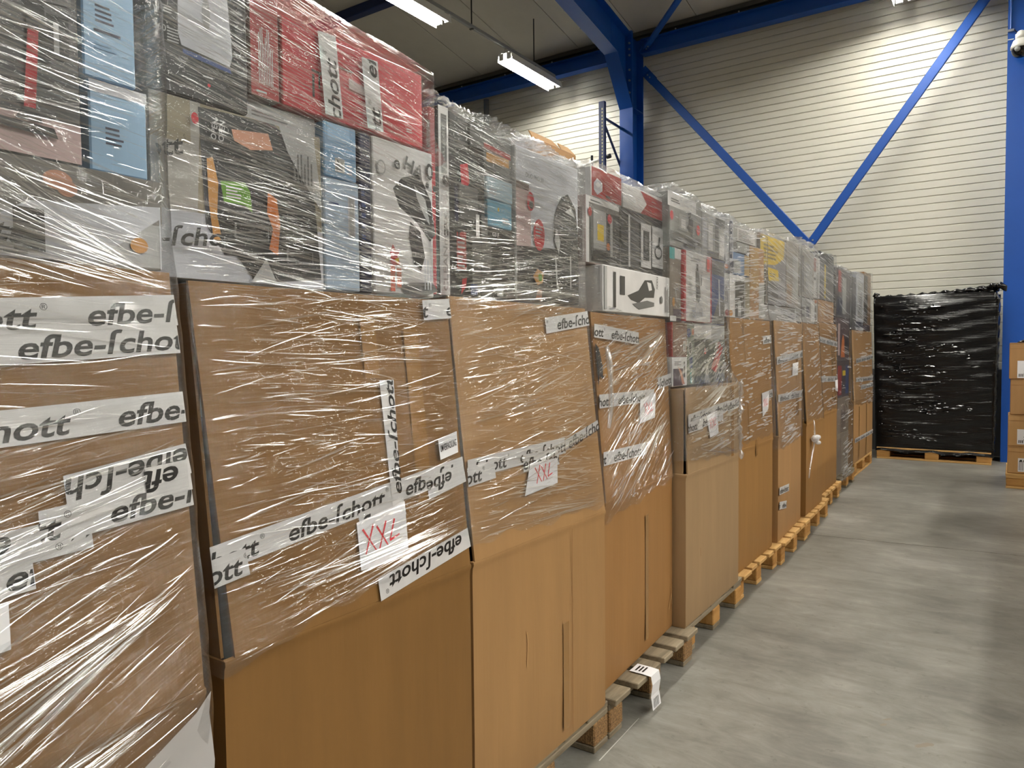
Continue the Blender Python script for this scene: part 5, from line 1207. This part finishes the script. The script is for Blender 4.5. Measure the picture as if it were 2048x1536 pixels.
# ================================================================== carton pile at the right edge
pallet('pine pallet under the small cartons at the right edge', -.005, 8.49, 0, 'pine', True, group='long side pine pallets')
z = .1462
def flap_carton(label, x0, z0, w, h, d, lab, tone='light', top=False, dx=0.0, letter='R'):
    t = thing('carton', label, 'carton', (x0+dx+w/2, 8.505, z0), 0, 'small cartons at the right edge')
    B = BOARD[tone]
    MB().box(-w/2, w/2, 0, d, 0, h).obj('body', B, t, bevel=.006)
    MB().box(-w/2+.004, w/2-.004, -.0015, .03, h-.055, h-.052).obj('flap_edge', FOLD, t)
    MB().add([(-w/2+.002, -.003, h+.0005), (w/2-.002, -.003, h+.0005), (w/2-.004, d*.48, h+.004), (-w/2+.004, d*.48, h+.004), (-w/2+.002, -.003, h-.004), (w/2-.002, -.003, h-.004)], [(0, 1, 2, 3), (4, 5, 1, 0)]).obj('top_flap', B, t)
    if lab:
        lx0, lx1, lz0, lz1 = lab
        o = MB().add([(lx0-w/2, -.001, lz0), (lx1-w/2, -.001, lz0), (lx1-w/2, -.001, lz1), (lx0-w/2, -.001, lz1)], [(0, 1, 2, 3)]).obj('shipping_label', MT['paper'], t)
        m = MB()
        if letter == 'R':
            text_on(m, 'R', lx1-w/2-.008, lz0+.075, .046, -.0018, rot=-PI/2, bold=.012)
            for q in range(3): m.add([(lx0-w/2+.012+.014*q, -.0018, lz0+.012), (lx0-w/2+.019+.014*q, -.0018, lz0+.012), (lx0-w/2+.019+.014*q, -.0018, lz0+.04), (lx0-w/2+.012+.014*q, -.0018, lz0+.04)], [(0, 1, 2, 3)])
        else:
            for q in range(5): m.add([(lx0-w/2+.010+.013*q, -.0018, lz0+.012), (lx0-w/2+.014+.013*q, -.0018, lz0+.012), (lx0-w/2+.014+.013*q, -.0018, lz0+.105), (lx0-w/2+.010+.013*q, -.0018, lz0+.105)], [(0, 1, 2, 3)])
            for q in range(2): m.add([(lx0-w/2+.014+.03*q, -.0018, lz1-.035), (lx0-w/2+.032+.03*q, -.0018, lz1-.035), (lx0-w/2+.032+.03*q, -.0018, lz1-.015), (lx0-w/2+.014+.03*q, -.0018, lz1-.015)], [(0, 1, 2, 3)])
        m.obj('print', MT['ink'], o)
    return t
flap_carton('lowest small carton at the right edge, with a barcode label', .004, z, .57, .262, .4, (.085, .148, .02, .15), 'light', letter='B')
flap_carton('second small carton from the floor at the right edge, label with a letter', .004, z+.264, .57, .30, .4, (.075, .135, .02, .165), 'light')
flap_carton('third small carton from the floor at the right edge, without a label', .018, z+.568, .55, .338, .4, None, 'tan')
flap_carton('topmost small carton at the right edge, label with a letter', .006, z+.91, .56, .345, .4, (.065, .125, .01, .175), 'tan')
t = thing('folded_plastic_sheet', 'folded black plastic sheet lying on the topmost small carton', 'plastic', (.18, 8.56, z+.91+.3495))
MB().add([(-.12, 0, 0), (.3, 0, 0), (.3, .26, 0), (-.12, .26, 0), (.06, .02, .09), (.3, .01, .10), (.3, .24, .09), (.05, .22, .085)], [(0, 1, 5, 4), (1, 2, 6, 5), (2, 3, 7, 6), (3, 0, 4, 7), (4, 5, 6, 7), (3, 2, 1, 0)]).obj('sheet', MT['blackfilm'], t, bevel=.008)

# ================================================================== marks on the floor
st = struct('floor_marks', None) if False else None
STAIN = plain('oil_stain', rgb(128, 117, 104), 0.5, var=.1)
for (x, y, a, b, rt) in ((-.352, 2.865, .016, .007, .3), (-.345, 2.915, .017, .006, .2), (-.215, 2.79, .042, .012, .25)):
    m = MB(); nn = 18; rr = random.Random(int(x*1000))
    m.add([(a*math.cos(2*PI*i/nn)*(1+rr.uniform(-.25, .25)), b*math.sin(2*PI*i/nn)*(1+rr.uniform(-.25, .25)), 0) for i in range(nn)], [tuple(range(nn))])
    o = m.obj('stain', STAIN, fl, loc=(x, y, .0006), rotz=rt+.6)
m = MB(); m.add([(-1.0965, 2.10, .0006), (-1.0925, 2.10, .0006), (-1.1015, 2.43, .0006), (-1.1035, 2.43, .0006)], [(0, 1, 2, 3)])
m.obj('scratch', plain('chalk_scratch', rgb(200, 198, 192), .8), fl)

# ================================================================== long unseen boxes added across the aisle to cast shadow edges on the floor
for (lb, y0, y1, h) in (('long kraft covered crate added across the aisle to shade the floor, outside the picture', 2.3, 5.0, 1.36), ('taller kraft covered crate added before the small cartons to shade the floor, outside the picture', 5.1, 7.8, 1.75)):
    t = thing('shade_blocker', lb, 'blocker', (1.3, (y0+y1)/2, 0)); hl = (y1-y0)/2
    MB().box(-.4, .4, -hl, hl, .12, h).obj('body', BOARD['tan'], t, bevel=.008)
    for q in (-.9, 0, .9): MB().box(-.4, .4, q*hl-.06, q*hl+.06, 0, .1195).obj('skid', MT['pine'], t)
    for q in (-.5, .5): MB().box(-.403, -.4005, q*hl-.02, q*hl+.02, .12, h).obj('strap', MT['tape'], t)
